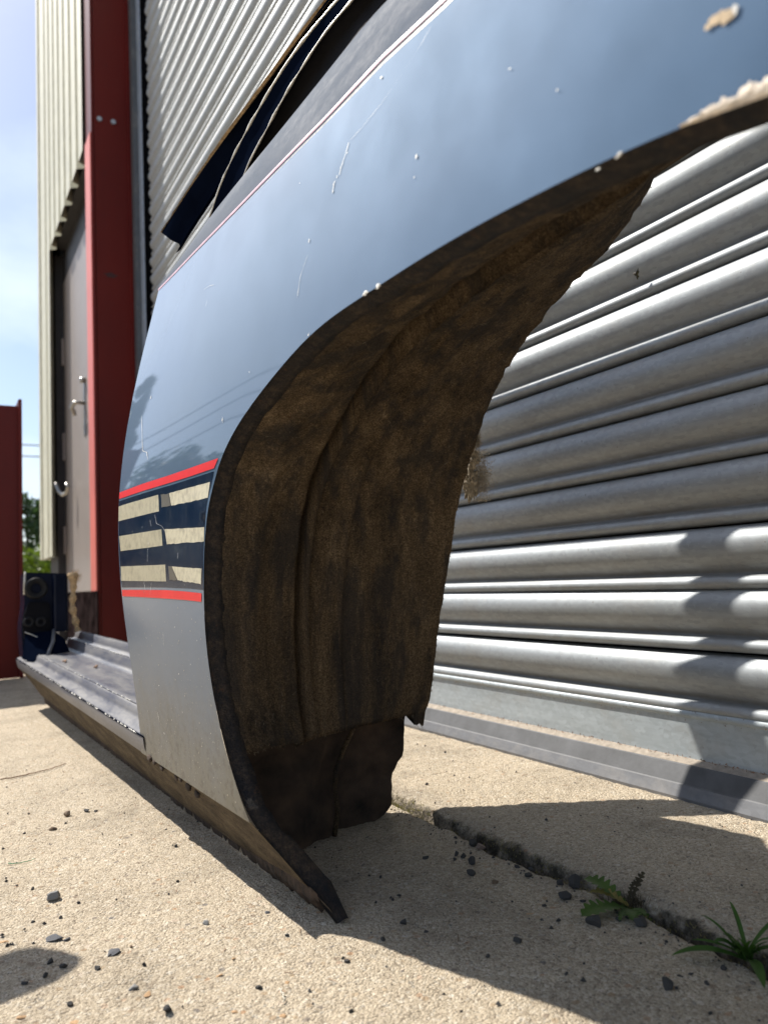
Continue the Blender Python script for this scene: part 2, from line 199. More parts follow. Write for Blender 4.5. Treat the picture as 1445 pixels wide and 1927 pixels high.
def concrete_mat():
    t = NT('exposed_aggregate_concrete')
    sand = t.ramp(t.noise(900, 3, .7), [(.33, (.18, .14, .098)), (.5, (.46, .375, .27)), (.66, (.74, .635, .475))])
    cell = t.voro(430, out='Color'); cv = t.sep('X', cell)
    stone = t.ramp(cv, [(.0, (.15, .12, .09)), (.13, (.38, .31, .225)), (.45, (.50, .42, .31)), (.8, (.62, .53, .40)), (.95, (.75, .68, .56)), (1, (.2, .2, .19))])
    base = t.mix(.5, sand, stone)
    big = t.voro(150, out='Color'); bigd = t.voro(150); bx = t.sep('Y', big)
    isbig = t.math('MULTIPLY', t.math('GREATER_THAN', bx, .80), t.math('LESS_THAN', bigd, .40))
    bcol = t.ramp(t.sep('X', big), [(0, (.16, .15, .145)), (.22, (.36, .25, .15)), (.5, (.60, .50, .36)), (.8, (.68, .62, .52)), (1, (.40, .22, .11))])
    base = t.mix(t.math('MULTIPLY', isbig, .75), base, bcol)
    pits = t.math('LESS_THAN', t.voro(330, out='Distance'), .24)
    pitn = t.math('MULTIPLY', pits, t.math('GREATER_THAN', t.noise(120, 3, .6), .50))
    base = t.mix(t.math('MULTIPLY', pitn, .7), base, (.10, .085, .065))
    stain = t.ramp(t.noise(6, 7, .68), [(.30, .70), (.48, .97), (.68, 1.06)])
    base = t.mix(1.0, base, stain, 'MULTIPLY')
    # dark moss and grime along the joint
    x = t.sep('X'); edge = t.math('ABSOLUTE', t.math('SUBTRACT', x, .533)); y = t.sep('Y')
    w = t.math('MULTIPLY_ADD' if False else 'ADD', edge, t.math('MULTIPLY', t.math('SUBTRACT', t.noise(45, 5, .65), .5), .034))
    jm = t.range(w, .002, .010, .93, 0.0)
    grey = t.math('MULTIPLY', t.range(t.math('ADD', edge, t.math('MULTIPLY', t.math('SUBTRACT', t.noise(18, 5), .5), .09)), .0, .05, .30, 0.0), 1.0)
    base = t.mix(grey, base, (.20, .185, .165))
    base = t.mix(jm, base, t.ramp(t.noise(160, 4), [(.35, (.022, .019, .013)), (.55, (.05, .043, .03)), (.72, (.12, .10, .08))]))
    t.set(base=base, rough=.92, spec=.25)
    h = t.math('ADD', t.math('MULTIPLY', t.noise(520, 4, .65), .9), t.math('MULTIPLY', t.voro(430), -.5))
    t.bump(h, 1.0, .0028); return t.m

def paint_mat(name='navy_car_paint', dirt_low=True):
    t = NT(name); z = t.sep('Z')
    n = t.noise(9, 5, .6); streak = t.noise(60, 4, .7, (1, 1, .12)); grit = t.noise(420, 3, .7)
    # film of dust: thickest along the sill, thin everywhere else
    low = t.range(z, .12, .31, 1.0, 0.0)
    film = t.math('ADD', t.math('MULTIPLY', low, .78), .035)
    film = t.math('MULTIPLY', film, t.ramp(t.math('ADD', t.math('MULTIPLY', n, .6), t.math('MULTIPLY', streak, .4)), [(.3, .62), (.7, 1.25)]), True)
    dust = t.mix(grit, (.115, .10, .078), (.205, .18, .14))
    base = t.mix(film, (.084, .148, .238), dust)
    olive = t.math('MULTIPLY', t.range(t.math('ADD', z, t.math('MULTIPLY', t.math('SUBTRACT', t.noise(70, 6, .75), .5), .10)), .085, .20, .75, 0), 1.0); base = t.mix(olive, base, t.mix(grit, (.105, .088, .055), (.19, .165, .11)))
    vlow = t.math('MULTIPLY', t.range(z, .08, .19, 1, 0), t.math('GREATER_THAN', t.noise(95, 5, .7), .56))
    base = t.mix(t.math('MULTIPLY', vlow, .6), base, (.075, .062, .045))
    rough = t.math('ADD', t.math('MULTIPLY', film, .35), t.ramp(t.noise(14, 5), [(.3, .72), (.7, .80)]), True)
    t.set(base=base, rough=rough, metal=t.math('SUBTRACT', .86, t.math('MULTIPLY', film, 1.2), True), spec=.5, coat=t.math('SUBTRACT', 1.0, t.math('MULTIPLY', film, 1.1), True), coatr=t.math('ADD', t.math('MULTIPLY', film, .3), .03, True))
    t.bump(t.math('ADD', t.math('MULTIPLY', t.noise(420, 2), .5), t.math('MULTIPLY', streak, .5)), .035, .0008); return t.m
def dusty_paint(name, dust=.5, dcol=(.36, .33, .29), pcol=(.012, .022, .052), rough=.35):
    t = NT(name)
    f = t.ramp(t.math('ADD', t.math('MULTIPLY', t.noise(30, 6, .6, (1, .22, 1)), .6), t.math('MULTIPLY', t.noise(240, 6, .75, (1, .5, 1)), .4)), [(.38, max(0, dust - .30)), (.62, min(1, dust + .22))])
    g = t.mix(t.noise(350, 3), [c * .75 for c in dcol], [min(1, c * 1.2) for c in dcol])
    t.set(base=t.mix(f, pcol, g), rough=t.math('ADD', t.math('MULTIPLY', f, .45), rough - .15, True), spec=.5 if rough < .7 else .08)
    t.bump(t.noise(500, 3), .12, .0006); return t.m
def liner_mat():
    t = NT('mud_caked_underseal')
    a = t.noise(34, 7, .7, (1, 1, .10)); b = t.noise(230, 5, .75); c = t.noise(7, 4)
    col = t.ramp(t.math('ADD', t.math('MULTIPLY', a, .62), t.math('MULTIPLY', b, .38)), [(.34, (.024, .018, .012)), (.45, (.092, .064, .037)), (.56, (.155, .108, .062)), (.68, (.28, .205, .125))])
    gs = t.ramp(t.noise(620, 4, .8), [(.36, .45), (.50, 1.0), (.64, 1.75)]); col = t.mix(1.0, col, gs, 'MULTIPLY')
    dark = t.ramp(t.noise(30, 6, .65, (1.2, 1.2, .09)), [(.46, 0.0), (.60, .72)])
    col = t.mix(dark, col, (.032, .030, .030))
    flecks = t.math('GREATER_THAN', t.noise(260, 5, .8), .64)
    col = t.mix(t.math('MULTIPLY', flecks, .55), col, (.27, .20, .13))
    rust = t.math('MULTIPLY', t.math('GREATER_THAN', t.noise(60, 5, .7), .68), .35)
    col = t.mix(rust, col, (.11, .045, .018))
    t.set(base=col, rough=.95, spec=.2)
    t.bump(t.math('ADD', t.math('MULTIPLY', t.noise(330, 6, .8), .9), t.noise(90, 6, .75)), 1.0, .006); return t.m
def mud_mat():
    t = NT('mud_stained_lower_sill')
    a = t.noise(40, 7, .7, (1, .4, 1)); b = t.noise(260, 6, .8)
    col = t.ramp(t.math('ADD', t.math('MULTIPLY', a, .55), t.math('MULTIPLY', b, .45)), [(.37, (.028, .022, .015)), (.48, (.085, .064, .040)), (.60, (.15, .116, .073)), (.72, (.22, .18, .125))])
    sp = t.math('GREATER_THAN', t.noise(120, 6, .8), .60); col = t.mix(t.math('MULTIPLY', sp, .7), col, (.022, .019, .014))
    t.set(base=col, rough=.85, spec=.2); t.bump(b, .7, .0022); return t.m
def flange_mat():
    t = NT('grimy_arch_flange')
    f = t.ramp(t.noise(60, 7, .75), [(.38, 0.0), (.66, .9)])
    col = t.mix(f, (.011, .011, .013), t.ramp(t.noise(240, 6, .75), [(.35, (.018, .014, .012)), (.65, (.075, .053, .036))]))
    col = t.mix(t.math('MULTIPLY', t.math('GREATER_THAN', t.noise(70, 6, .75), .64), .5), col, (.085, .038, .020))
    t.set(base=col, rough=.75, spec=.25); t.bump(t.noise(260, 6, .75), .8, .0025); return t.m
def galv_mat(name, base=.60, rough=.34, metal=.92, tint=(1, 1.01, 1.03), streaks=True, grooves=False):
    t = NT(name)
    sp = t.ramp(t.voro(210, out='Color', scale=(1, .6, 1)), [(0, .88), (1, 1.10)])
    lines = t.ramp(t.noise(55, 5, .65, (1, .05, 1)), [(.3, .86), (.7, 1.1)])
    col = t.mix(1.0, [base * c for c in tint], t.mix(1.0, sp, lines, 'MULTIPLY'), 'MULTIPLY')
    g = t.ramp(t.noise(18, 6, .7), [(.5, 0), (.75, .35)])
    col = t.mix(g, col, (.33, .30, .26))
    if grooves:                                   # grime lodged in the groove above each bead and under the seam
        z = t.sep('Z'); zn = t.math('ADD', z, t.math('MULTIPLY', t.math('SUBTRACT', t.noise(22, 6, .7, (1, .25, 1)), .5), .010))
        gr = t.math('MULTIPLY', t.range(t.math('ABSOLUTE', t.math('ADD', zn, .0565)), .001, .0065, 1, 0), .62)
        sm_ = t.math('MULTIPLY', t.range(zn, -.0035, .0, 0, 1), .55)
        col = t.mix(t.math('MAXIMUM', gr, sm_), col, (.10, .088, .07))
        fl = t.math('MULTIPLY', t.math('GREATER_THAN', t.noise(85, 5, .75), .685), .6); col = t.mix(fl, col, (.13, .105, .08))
    t.set(base=col, metal=metal, rough=t.ramp(t.noise(30, 5, .6, (1, .15, 1)), [(.3, rough - .06), (.7, rough + .08)]))
    t.bump(t.math('ADD', t.math('MULTIPLY', t.noise(160, 4, .6, (1, .25, 1)), .25), t.noise(9, 3, .5, (1, .5, 1))), .10, .0022); return t.m
def steel_red(name='dark_red_gloss_paint'):
    t = NT(name)
    col = t.ramp(t.noise(5, 5, .6, (1, 1, .25)), [(.3, (.085, .0065, .0045)), (.7, (.125, .010, .006))])
    col = t.mix(t.ramp(t.noise(14, 6, .7), [(.6, 0), (.8, .4)]), col, (.05, .014, .012))
    t.set(base=col, rough=.38, spec=.22); t.bump(t.noise(60, 3), .05, .001); return t.m
def decal_mat(name, col, wear):
    t = NT(name)
    f = t.ramp(t.noise(120, 6, .7), [(.45, 0.0), (.75, wear)])
    c = t.mix(t.noise(24, 4), [q * .85 for q in col], [min(1, q * 1.12) for q in col])
    t.set(base=t.mix(f, c, (.10, .085, .06)), rough=.34, spec=.4); return t.m
def leaf_mat(name, a, b, rough=.55):
    t = NT(name)
    t.set(base=t.ramp(t.noise(60, 4), [(.3, a), (.7, b)]), rough=rough, spec=.3)
    tr = t.n('ShaderNodeBsdfTranslucent'); tr.inputs['Color'].default_value = (b[0] * 1.2, b[1] * 1.4, b[2] * .6, 1)
    ms = t.n('ShaderNodeMixShader'); ms.inputs[0].default_value = .25
    t.l(t.b.outputs[0], ms.inputs[1]); t.l(tr.outputs[0], ms.inputs[2]); t.l(ms.outputs[0], t.o.inputs[0]); return t.m
def stone_mat(name, a, b):
    t = NT(name); t.set(base=t.ramp(t.noise(140, 5, .7), [(.3, a), (.7, b)]), rough=.8, spec=.35); t.bump(t.noise(420, 4), .5, .001); return t.m

M = dict(
    concrete=concrete_mat(), paint=paint_mat(), liner=liner_mat(), flange=flange_mat(),
    slat=galv_mat('galvanised_shutter_steel', .36, .60, .50, (.95, 1.01, 1.05), True, True), bar=galv_mat('dull_galvanised_bar', .46, .55, .25, (.90, 1.0, 1.05)),
    guide=galv_mat('galvanised_guide_steel', .11, .5, .3, (.92, 1, 1.1)), blue=galv_mat('pale_blue_grey_trim', .42, .45, .4, (.85, .98, 1.15)), red=steel_red(),
    rubber=simple('grey_rubber_threshold', (.065, .067, .072), .6, 0, .3, 30, .15), rubber_dust=simple('dusty_rubber_top', (.30, .255, .205), .9, 0, .25, 120, .3),
    sill=dusty_paint('dusty_navy_sill', .55, (.185, .170, .150), (.022, .040, .088), .33), sill_low=mud_mat(),
    shoulder=dusty_paint('dusty_navy_shoulder', .42, (.13, .155, .195), (.028, .046, .082), .75),
    navy=simple('navy_satin_paint', (.003, .005, .012), .30, 0, .2, 20, 0, .0), navy_gloss=simple('navy_gloss_paint', (.004, .007, .020), .25, 0, .2, 20, 0, .16), edge=simple('scuffed_glint_edge', (.55, .53, .48), .35, .3, .4, 150),
    black=simple('matt_black', (.005, .005, .007), .7, 0, .3, 40, 0, .1), tan=simple('tan_foam_edge', (.42, .29, .16), .95, 0, .45, 190, .6),
    rust=simple('rusty_pinch_weld', (.040, .026, .017), .9, 0, .8, 110, .8), inner=simple('dark_brown_inner_steel', (.045, .028, .018), .9, 0, .85, 26, .8),
    decal_red=decal_mat('red_stripe_vinyl', (.78, .025, .03), .10), decal_gold=decal_mat('pale_gold_vinyl', (.50, .46, .33), .55), decal_gold_b=decal_mat('worn_pale_gold_vinyl', (.62, .57, .42), .6),
    residue=decal_mat('glue_residue', (.13, .12, .10), .8), pin=simple('pale_pink_pinstripe', (.62, .40, .46), .35, 0, .2, 60),
    chip=simple('bare_filler_white', (.78, .76, .70), .6, 0, .15, 200), chip_tan=simple('tan_filler_patch', (.66, .50, .31), .7, 0, .35, 70, .3),
    crust=simple('flaking_filler', (.72, .62, .50), .9, 0, .3, 130, .6),
    fibre=simple('matted_fibre', (.24, .20, .145), .95, 0, .5, 260), cladding=simple('pale_olive_cladding', (.52, .51, .40), .5, 0, .12, 12, .05),
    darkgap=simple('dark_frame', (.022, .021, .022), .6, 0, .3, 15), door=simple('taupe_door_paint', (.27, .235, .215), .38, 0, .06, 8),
    steel=simple('bright_steel', (.30, .29, .27), .35, 1.0, .1, 60), zinc=simple('zinc_bolt', (.42, .45, .50), .4, .7, .2, 200), plate=simple('rusty_dark_plate', (.018, .013, .013), .9, 0, .85, 14, .3, .0),
    wall=simple('building_inside', (.12, .12, .12), .9), soil=simple('dark_soil', (.03, .024, .016), 1, 0, .5, 80, .6),
    leafg=leaf_mat('dandelion_green', (.040, .085, .016), (.085, .145, .030)), leafy=leaf_mat('yellowing_leaf', (.16, .14, .035), (.25, .20, .06)), leafd=leaf_mat('withered_leaf', (.030, .024, .014), (.07, .055, .03)),
    grass=leaf_mat('weed_blade_green', (.035, .085, .014), (.07, .14, .025)), moss=leaf_mat('dry_moss', (.12, .10, .04), (.26, .21, .10)),
    tree=leaf_mat('dark_conifer_leaf', (.010, .022, .010), (.028, .05, .018)), bush=leaf_mat('fresh_hedge_leaf', (.05, .09, .010), (.15, .20, .02)), bush2=leaf_mat('dark_hedge_leaf', (.02, .045, .02), (.05, .09, .035)),
    bark=simple('bark', (.06, .045, .03), .9, 0, .4, 30), wood=simple('weathered_plank', (.28, .22, .15), .8, 0, .3, 20), cable=simple('black_cable', (.02, .02, .022), .6),
    stone_k=stone_mat('black_gravel', (.022, .021, .020), (.085, .080, .076)), stone_p=stone_mat('pinkish_stone', (.17, .12, .095), (.30, .22, .18)), stone_b=stone_mat('brown_stone', (.10, .065, .04), (.20, .14, .09)),
    stone_g=stone_mat('grey_stone', (.16, .155, .15), (.32, .31, .29)), stone_s=stone_mat('slate_flake', (.06, .062, .068), (.13, .13, .14)), stone_o=stone_mat('orange_pebble', (.38, .22, .11), (.55, .37, .21)),
    twig=simple('dry_twig', (.20, .11, .06), .8, 0, .4, 90), greenfibre=simple('green_plastic_strand', (.03, .22, .09), .5), paletwig=simple('pale_twig', (.6, .55, .45), .8),
)

# ------------------------------------------------------------------ ground: one sheet to the horizon, fine near the camera, with the slab joint pressed into it
def axis(segs):
    a = []
    for lo, hi, st in segs: a += list(np.arange(lo, hi - 1e-9, st))
    return np.array(a + [segs[-1][1]])
gx = axis([(-400, -40, 60), (-40, -6, 5), (-6, -1, .5), (-1, -.35, .05), (-.35, .50, .0042), (.50, .58, .0022), (.58, .86, .0042), (.86, 1.2, .05), (1.2, 6, .6), (6, 40, 6), (40, 400, 60)])
gy = axis([(-400, -40, 60), (-40, -4, 6), (-4, -.2, .4), (-.2, .25, .05), (.25, 1.3, .0045), (1.3, 2.4, .012), (2.4, 4, .05), (4, 12, .8), (12, 40, 5), (40, 600, 70)])
GX, GY = np.meshgrid(gx, gy)
rs = np.random.RandomState(4)
def vnoise(X, Y, cell, seed):
    r = np.random.RandomState(seed); n = 256; T = r.rand(n, n)
    x, y = X / cell, Y / cell; xi, yi = np.floor(x).astype(int), np.floor(y).astype(int); fx, fy = x - xi, y - yi
    fx, fy = fx * fx * (3 - 2 * fx), fy * fy * (3 - 2 * fy)
    g = lambda a, b: T[a % n, b % n]
    return (g(xi, yi) * (1 - fx) + g(xi + 1, yi) * fx) * (1 - fy) + (g(xi, yi + 1) * (1 - fx) + g(xi + 1, yi + 1) * fx) * fy - .5
near = ((GX > -.6) & (GX < .9) & (GY > .1) & (GY < 3.2)).astype(float)
GZ = near * (vnoise(GX, GY, .010, 1) * .0016 + vnoise(GX, GY, .0055, 2) * .0014 + vnoise(GX, GY, .03, 3) * .0014 + vnoise(GX, GY, .14, 5) * .0022)
def joint_z(x, y):
    jx = x - .5285 - (vnoise(x * 0, y, .05, 7) * .012 + vnoise(x * 0, y, .014, 8) * .007)
    groove = -.022 * np.exp(-(np.abs(jx) / .0075) ** 4)
    lip = .0065 / (1 + np.exp(-(jx - .0145) / .004))
    return groove + lip
GZ = GZ + np.where((GX > .3) & (GX < .95) & (GY > -.5) & (GY < 9), joint_z(GX, GY), 0) + np.where((GX >= .95) & (GY > -.5) & (GY < 9), .0065, 0)
n_y, n_x = GX.shape
idx = np.arange(n_y * n_x).reshape(n_y, n_x)
fq = np.stack([idx[:-1, :-1], idx[:-1, 1:], idx[1:, 1:], idx[1:, :-1]], -1).reshape(-1, 4)
me = bpy.data.meshes.new('concrete_yard'); me.vertices.add(n_x * n_y); me.vertices.foreach_set('co', np.stack([GX, GY, GZ], -1).astype(np.float32).ravel())
me.loops.add(fq.size); me.loops.foreach_set('vertex_index', fq.ravel().astype(np.int32)); me.polygons.add(len(fq))
me.polygons.foreach_set('loop_start', (np.arange(len(fq)) * 4).astype(np.int32)); me.polygons.foreach_set('loop_total', np.full(len(fq), 4, np.int32))
me.update(calc_edges=True); me.polygons.foreach_set('use_smooth', np.ones(len(fq), bool)); me.materials.append(M['concrete'])
ground = link(bpy.data.objects.new('concrete_ground', me)); ground['kind'] = 'structure'
def gz(x, y): 
    i = min(max(int(np.searchsorted(gx, x)), 1), n_x - 1); j = min(max(int(np.searchsorted(gy, y)), 1), n_y - 1)
    return float(max(GZ[j, i], GZ[j - 1, i - 1], GZ[j, i - 1], GZ[j - 1, i]))

# ------------------------------------------------------------------ industrial building
bld = empty('industrial_building', (.8, 4.0, 0))
tag(bld, 'industrial unit with pale ribbed cladding, dark red steel column and taupe side door', 'building')
bld.location = (0, 0, 0)
def part(name, lo, hi, m, parent=bld, bev=0.0): return box_obj(name, lo, hi, M[m], parent, bev)
part('wall', (1.02, -2.5, 0), (1.12, 5.38, 4.9), 'wall')
part('wall', (.74, 5.34, .012), (1.02, 5.38, 4.9), 'wall')
part('lintel', (.80, -2.5, 3.35), (1.02, 3.48, 4.9), 'cladding')
# steel column (an I section: web plate towards the camera, flange to the yard)
col = empty('steel_column'); col.parent = bld
part('web', (.626, 3.50, .012), (.787, 3.512, 4.9), 'red', col)
part('flange', (.613, 3.497, .012), (.624, 3.64, 4.9), 'red', col, .002)
box_obj('sunlit_flange_face', (.607, 3.505, .30), (.6125, 3.64, 2.42), simple('sunlit_salmon_paint', (.60, .14, .11), .45, 0, .08, 6), bld, .0015)  # sunlit face of the column flange, sunlight put into a lighter salmon colour
part('flange', (.624, 3.628, .012), (.787, 3.64, 4.9), 'red', col)
part('edge_lip', (.775, 3.488, .012), (.787, 3.4985, 4.9), 'red', col)
for bx_, bz_ in ((.649, 2.485), (.711, 2.487)):
    vs, fs = tube_geo([(bx_, 3.499, bz_), (bx_, 3.49, bz_)], .0125, 6); mesh_obj('bolt', vs, fs, M['zinc'], col, False)
vs = []
for k in range(14):
    a = 2 * math.pi * k / 14; vs.append((.69 + .028 * math.cos(a) * (1 + .3 * math.sin(3 * a)), 3.4992, 1.742 + .012 * math.sin(a) * (1 + .4 * math.sin(5 * a))))
mesh_obj('grease_mark', vs, [tuple(range(14))], simple('soft_grease', (.035, .008, .007), .6, 0, .3, 60), col)
# cladding: broad flats with narrow grooves turned towards the wall, ribs standing upright
def cladding(name, y0, y1, z0, z1, xo=.600, depth=.034, pitch=.205):
    prof = []; y = y0
    while y < y1 - 1e-6:
        for dy_, d in ((0, 0), (.118, 0), (.140, depth), (.168, depth), (.190, 0)):
            if y + dy_ < y1: prof.append((xo + d, y + dy_))
        y += pitch
    prof.append((xo, y1))
    rows = [[(x, yy, z) for (x, yy) in prof] for z in (z0, z1)]
    rows += [[(x + .0015, yy, z) for (x, yy) in prof] for z in (z1, z0)] 
    rows.append(rows[0])
    return strip(name, rows, M['cladding'], bld, False)
cladding('cladding_sheet', 3.66, 4.89, 2.41, 4.9)
cladding('cladding_sheet', 4.89, 5.33, .52, 4.9, pitch=.30)
part('corner_flashing', (.592, 5.331, .52), (.74, 5.42, 4.9), 'cladding', bld, .004)
part('soffit', (.636, 3.645, 2.43), (.80, 4.89, 2.46), 'darkgap')
part('wall_lining', (.66, 3.645, 2.46), (.68, 5.33, 4.9), 'darkgap')
part('door_jamb', (.645, 4.985, .012), (.80, 5.33, 2.43), 'darkgap')
part('door_head', (.690, 3.645, 2.25), (.80, 4.985, 2.429), 'darkgap')
door = empty('side_door'); door.parent = bld
part('door_leaf', (.690, 3.645, .30), (.745, 4.98, 2.25), 'door', door, .003)
part('kick_panel', (.686, 3.645, .03), (.745, 4.98, .295), 'plate', door)
for hz in (.62, 1.20, 1.80): part('hinge', (.676, 4.955, hz - .085), (.689, 4.984, hz + .085), 'door', door, .002)
lever = [(.689, 4.23, 1.31), (.640, 4.23, 1.31), (.636, 4.245, 1.308), (.636, 4.34, 1.305), (.650, 4.352, 1.29), (.655, 4.352, 1.265)]
tube('handle', lever, .011, M['steel'], door)
part('handle_plate', (.684, 4.205, 1.13), (.6895, 4.25, 1.44), 'steel', door, .001)
tube('lock_knob', [(.69, 4.215, 1.43), (.662, 4.215, 1.43)], .016, M['steel'], door)
tube('door_hook', [(.60, 4.72, .94), (.615, 4.70, .89), (.63, 4.66, .862), (.645, 4.62, .868), (.652, 4.60, .90), (.648, 4.615, .925)], .011, M['steel'], bld)
bp = box_obj('base_plate', (.604, 3.48, .012), (.6095, 4.02, .30), M['plate'], bld)
# galvanised guide rail beside the shutter
shut = empty('roller_shutter'); tag(shut, 'galvanised steel roller shutter of curved slats behind the car panel', 'roller shutter')
g = empty('guide_rail'); g.parent = shut
part('channel_face', (.7885, 3.440, .012), (.8115, 3.4865, 4.6), 'guide', g)
part('channel_lip', (.812, 3.380, .012), (.818, 3.4865, 4.6), 'blue', g, .002)
part('dark_gap_strip', (.8185, 3.392, .012), (.848, 3.402, 4.6), 'black', g)  # black strip put in for the shaded gap at the slat ends
part('channel_back', (.85, 3.487, .012), (.90, 3.60, 4.6), 'darkgap', g)
# slats: one curved profile with a bead, each slat its own piece
PITCH = .0795; ZB0 = .106; XS = .838
P0 = [(0, -.004), (.006, .004), (.035, .0095), (.10, .0135), (.17, .0168), (.25, .0185), (.34, .0185), (.43, .0170), (.51, .0140), (.58, .0098), (.635, .0058), (.685, .0030), (.72, .0024), (.742, .0034), (.760, .0072), (.785, .0106), (.82, .0130), (.865, .0138), (.91, .0130), (.95, .0100), (.972, .0056), (.984, -.001), (.986, -.010)]
rows = []
for yy in (-.9, -.2, .4, .9, 1.5, 2.4, 3.300):
    rows.append([(XS - d, yy, -v * PITCH) for v, d in P0])
sl0 = strip('slat', rows, M['slat'], shut, True, True)
n_sl = 41
for k in range(n_sl):
    s = sl0 if k == 0 else link(sl0.copy())
    s.parent = shut; s.location = (rnd.uniform(-.0006, .0006), rnd.uniform(-.002, .002), ZB0 + PITCH * (k + 1) + rnd.uniform(-.0005, .0005))
    s.rotation_euler = (rnd.uniform(-.0003, .0003), rnd.uniform(-.002, .002), rnd.uniform(-.0003, .0003))
bm = bmesh.new(); box(bm, (.8275, -.9, .030), (.835, 3.47, ZB0 - .001)); bm_obj('bottom_bar', bm, M['bar'], shut)
vs, fs = tube_geo([(.829, -.9, ZB0 + .0015), (.829, 1, ZB0 + .0015), (.829, 3.47, ZB0 + .0015)], .0055, 10); mesh_obj('bar_bead', vs, fs, M['bar'], shut)
part('backing', (.87, -.9, .02), (.88, 3.47, 4.0), 'darkgap', shut)
# leaf litter and grime caught along the bar
vs, fs = [], []
def flake(x, y, z, s, r):
    a = r.uniform(0, 6.28); d1 = Vector((0, math.cos(a), math.sin(a))) * s; d2 = Vector((r.uniform(-.6, 0), -math.sin(a), math.cos(a))) * s * r.uniform(.15, .5)
    k = len(vs); p = Vector((x, y, z)); vs.extend([p - d1, p + d2, p + d1, p - d2 * .6]); fs.append((k, k + 1, k + 2, k + 3))
for i in range(520):
    y = rnd.uniform(.42, 1.35)
    if rnd.random() < .35: flake(.823, y, ZB0 + rnd.uniform(-.006, .007), rnd.uniform(.0006, .0019), rnd)
    elif rnd.random() < .35: flake(.8268, y, rnd.uniform(.055, .10), rnd.uniform(.0003, .0011), rnd)
    else: flake(.8255 - rnd.random() * .003, y, .0515 + rnd.random() * .003, rnd.uniform(.001, .0026), rnd)
o = mesh_obj('grime_flakes', vs, fs, M['twig'], shut, False); o['kind'] = 'stuff'
# rubber threshold in front of the bar: dusty flat top, two sloping faces
thr = empty('rubber_threshold'); tag(thr, 'grey rubber threshold strip along the foot of the roller shutter', 'threshold strip')
Yr = list(np.linspace(-.9, 3.45, 60))
def zt(y): return .009
rr_ = [[(.8273, y, .052), (.8165, y, .0465 + rnd.uniform(-.0003, .0003))] for y in Yr]
strip('dusty_top', rr_, M['rubber_dust'], thr, False)
strip('ramp_face', [[(.8165, y, .0465), (.8150, y, .0455), (.8035, y, .0255), (.802, y, .0242)] for y in Yr], M['rubber'], thr, False)
rb2 = galv_mat('worn_pale_rubber', .14, .5, .1, (1, 1.03, 1.1))
strip('front_edge', [[(.802, y, .0242), (.7955, y, .0105), (.7962, y, .003)] for y in Yr], rb2, thr, False)

# dead leaf scrap stuck on a slat
x, y, z = D['slatleaf']; vs = []; n = 18
for k in range(n):
    a = 2 * math.pi * k / n; q = .0042 * (1 + .55 * math.sin(3 * a + 1) + .35 * math.sin(7 * a)); vs.append((.8175 - .0015 * math.cos(a), y + q * math.cos(a) * .7, z + q * math.sin(a) * 1.3))
o = mesh_obj('dead_leaf', vs + [(.815, y, z)], [(k, (k + 1) % n, n) for k in range(n)], M['leafd'])
tag(o, 'small dark withered leaf scrap stuck to a roller shutter slat', 'leaf')

# ------------------------------------------------------------------ red steel barrier at the left
red = empty('red_steel_channel', (.27, 3.06, 0)); tag(red, 'dark red painted steel channel standing upright beyond the sill end, left edge', 'steel post'); red.location = (0, 0, 0)
part('web', (-.42, 3.060, .003), (.262, 3.072, 1.000), 'red', red)
part('flange', (.262, 3.035, .003), (.274, 3.16, 1.022), 'red', red, .002)
part('flange', (-.432, 3.02, .003), (-.42, 3.16, 1.004), 'red', red, .002)
part('stiffener', (.130, 3.050, .003), (.142, 3.0595, .985), 'red', red, .002)

# ------------------------------------------------------------------ the cut car quarter
car = empty('car_quarter_section'); tag(car, 'dark blue cut-off car rear quarter with wheel arch, sill and red and gold stripes', 'car panel')
YE = 1.03; PZ = D['pz']
def polyd(c): n = len(c) - 1; return [a * (n - i) for i, a in enumerate(c[:-1])]
PC = D['prof']; PD = polyd(PC)
def pv(c, z):
    r = 0.0
    for a in c: r = r * z + a
    return r
def Xs(y, z):
    zc = min(max(z, PZ[0]), PZ[1] + .02); v = pv(PC, zc) + pv(PD, zc) * (z - zc)
    g_ = float(np.interp(z, [.05, .1, .4, .72], [.035, .035, .075, .0]))
    w = .00035 * math.sin(9 * y + 5 * z + 1) * math.sin(13 * z + 2) + .0002 * math.sin(23 * y - 11 * z)
    return v + g_ * (YE - y) + w
def SP(yz, off=0.0): return Vector((Xs(yz[0], yz[1]) - off, yz[0], yz[1]))
lip_vis = [(p[0], p[1]) for p in D['lip']]
ext = [(.10, .462), (.04, .449), (-.02, .428), (-.07, .395), (-.105, .345), (-.125, .28), (-.13, .20), (-.12, .13)]
ic = 13
inA = resample([(*p, 0) for p in lip_vis[:ic + 1]], 44)
in_bc = lip_vis[ic:] + ext
inB = resample([(*p, 0) for p in in_bc[:-3]], 60)
inC = resample([(*p, 0) for p in in_bc[-4:]], 14)
pinkp = [(YE, .714)] + [tuple(p) for p in D['pink'][1:]] + [(.30, .640), (.10, .628), (-.15, .612), (-.38, .595)]
outA = resample([(YE, .088, 0), (YE, .714, 0)], 44)
outB = resample([(*p, 0) for p in pinkp], 60)
outC = resample([(-.38, .595, 0), (-.42, .5, 0), (-.43, .3, 0), (-.42, .13, 0)], 14)
def sm(P, it=3):
    P = [Vector(p) for p in P]
    for _ in range(it): P = [P[0]] + [(P[i - 1] + P[i] * 2 + P[i + 1]) / 4 for i in range(1, len(P) - 1)] + [P[-1]]
    return P
inner = sm(inA + inB[1:] + inC[1:], 12); outer = outA + outB[1:] + outC[1:]
NC = 22; rows = []
for a, b in zip(outer, inner):
    rows.append([SP((lerp(a.x, b.x, t), lerp(a.y, b.y, t))) for t in [j / (NC - 1) for j in range(NC)]])
panel = strip('outer_panel', rows, M['paint'], car)
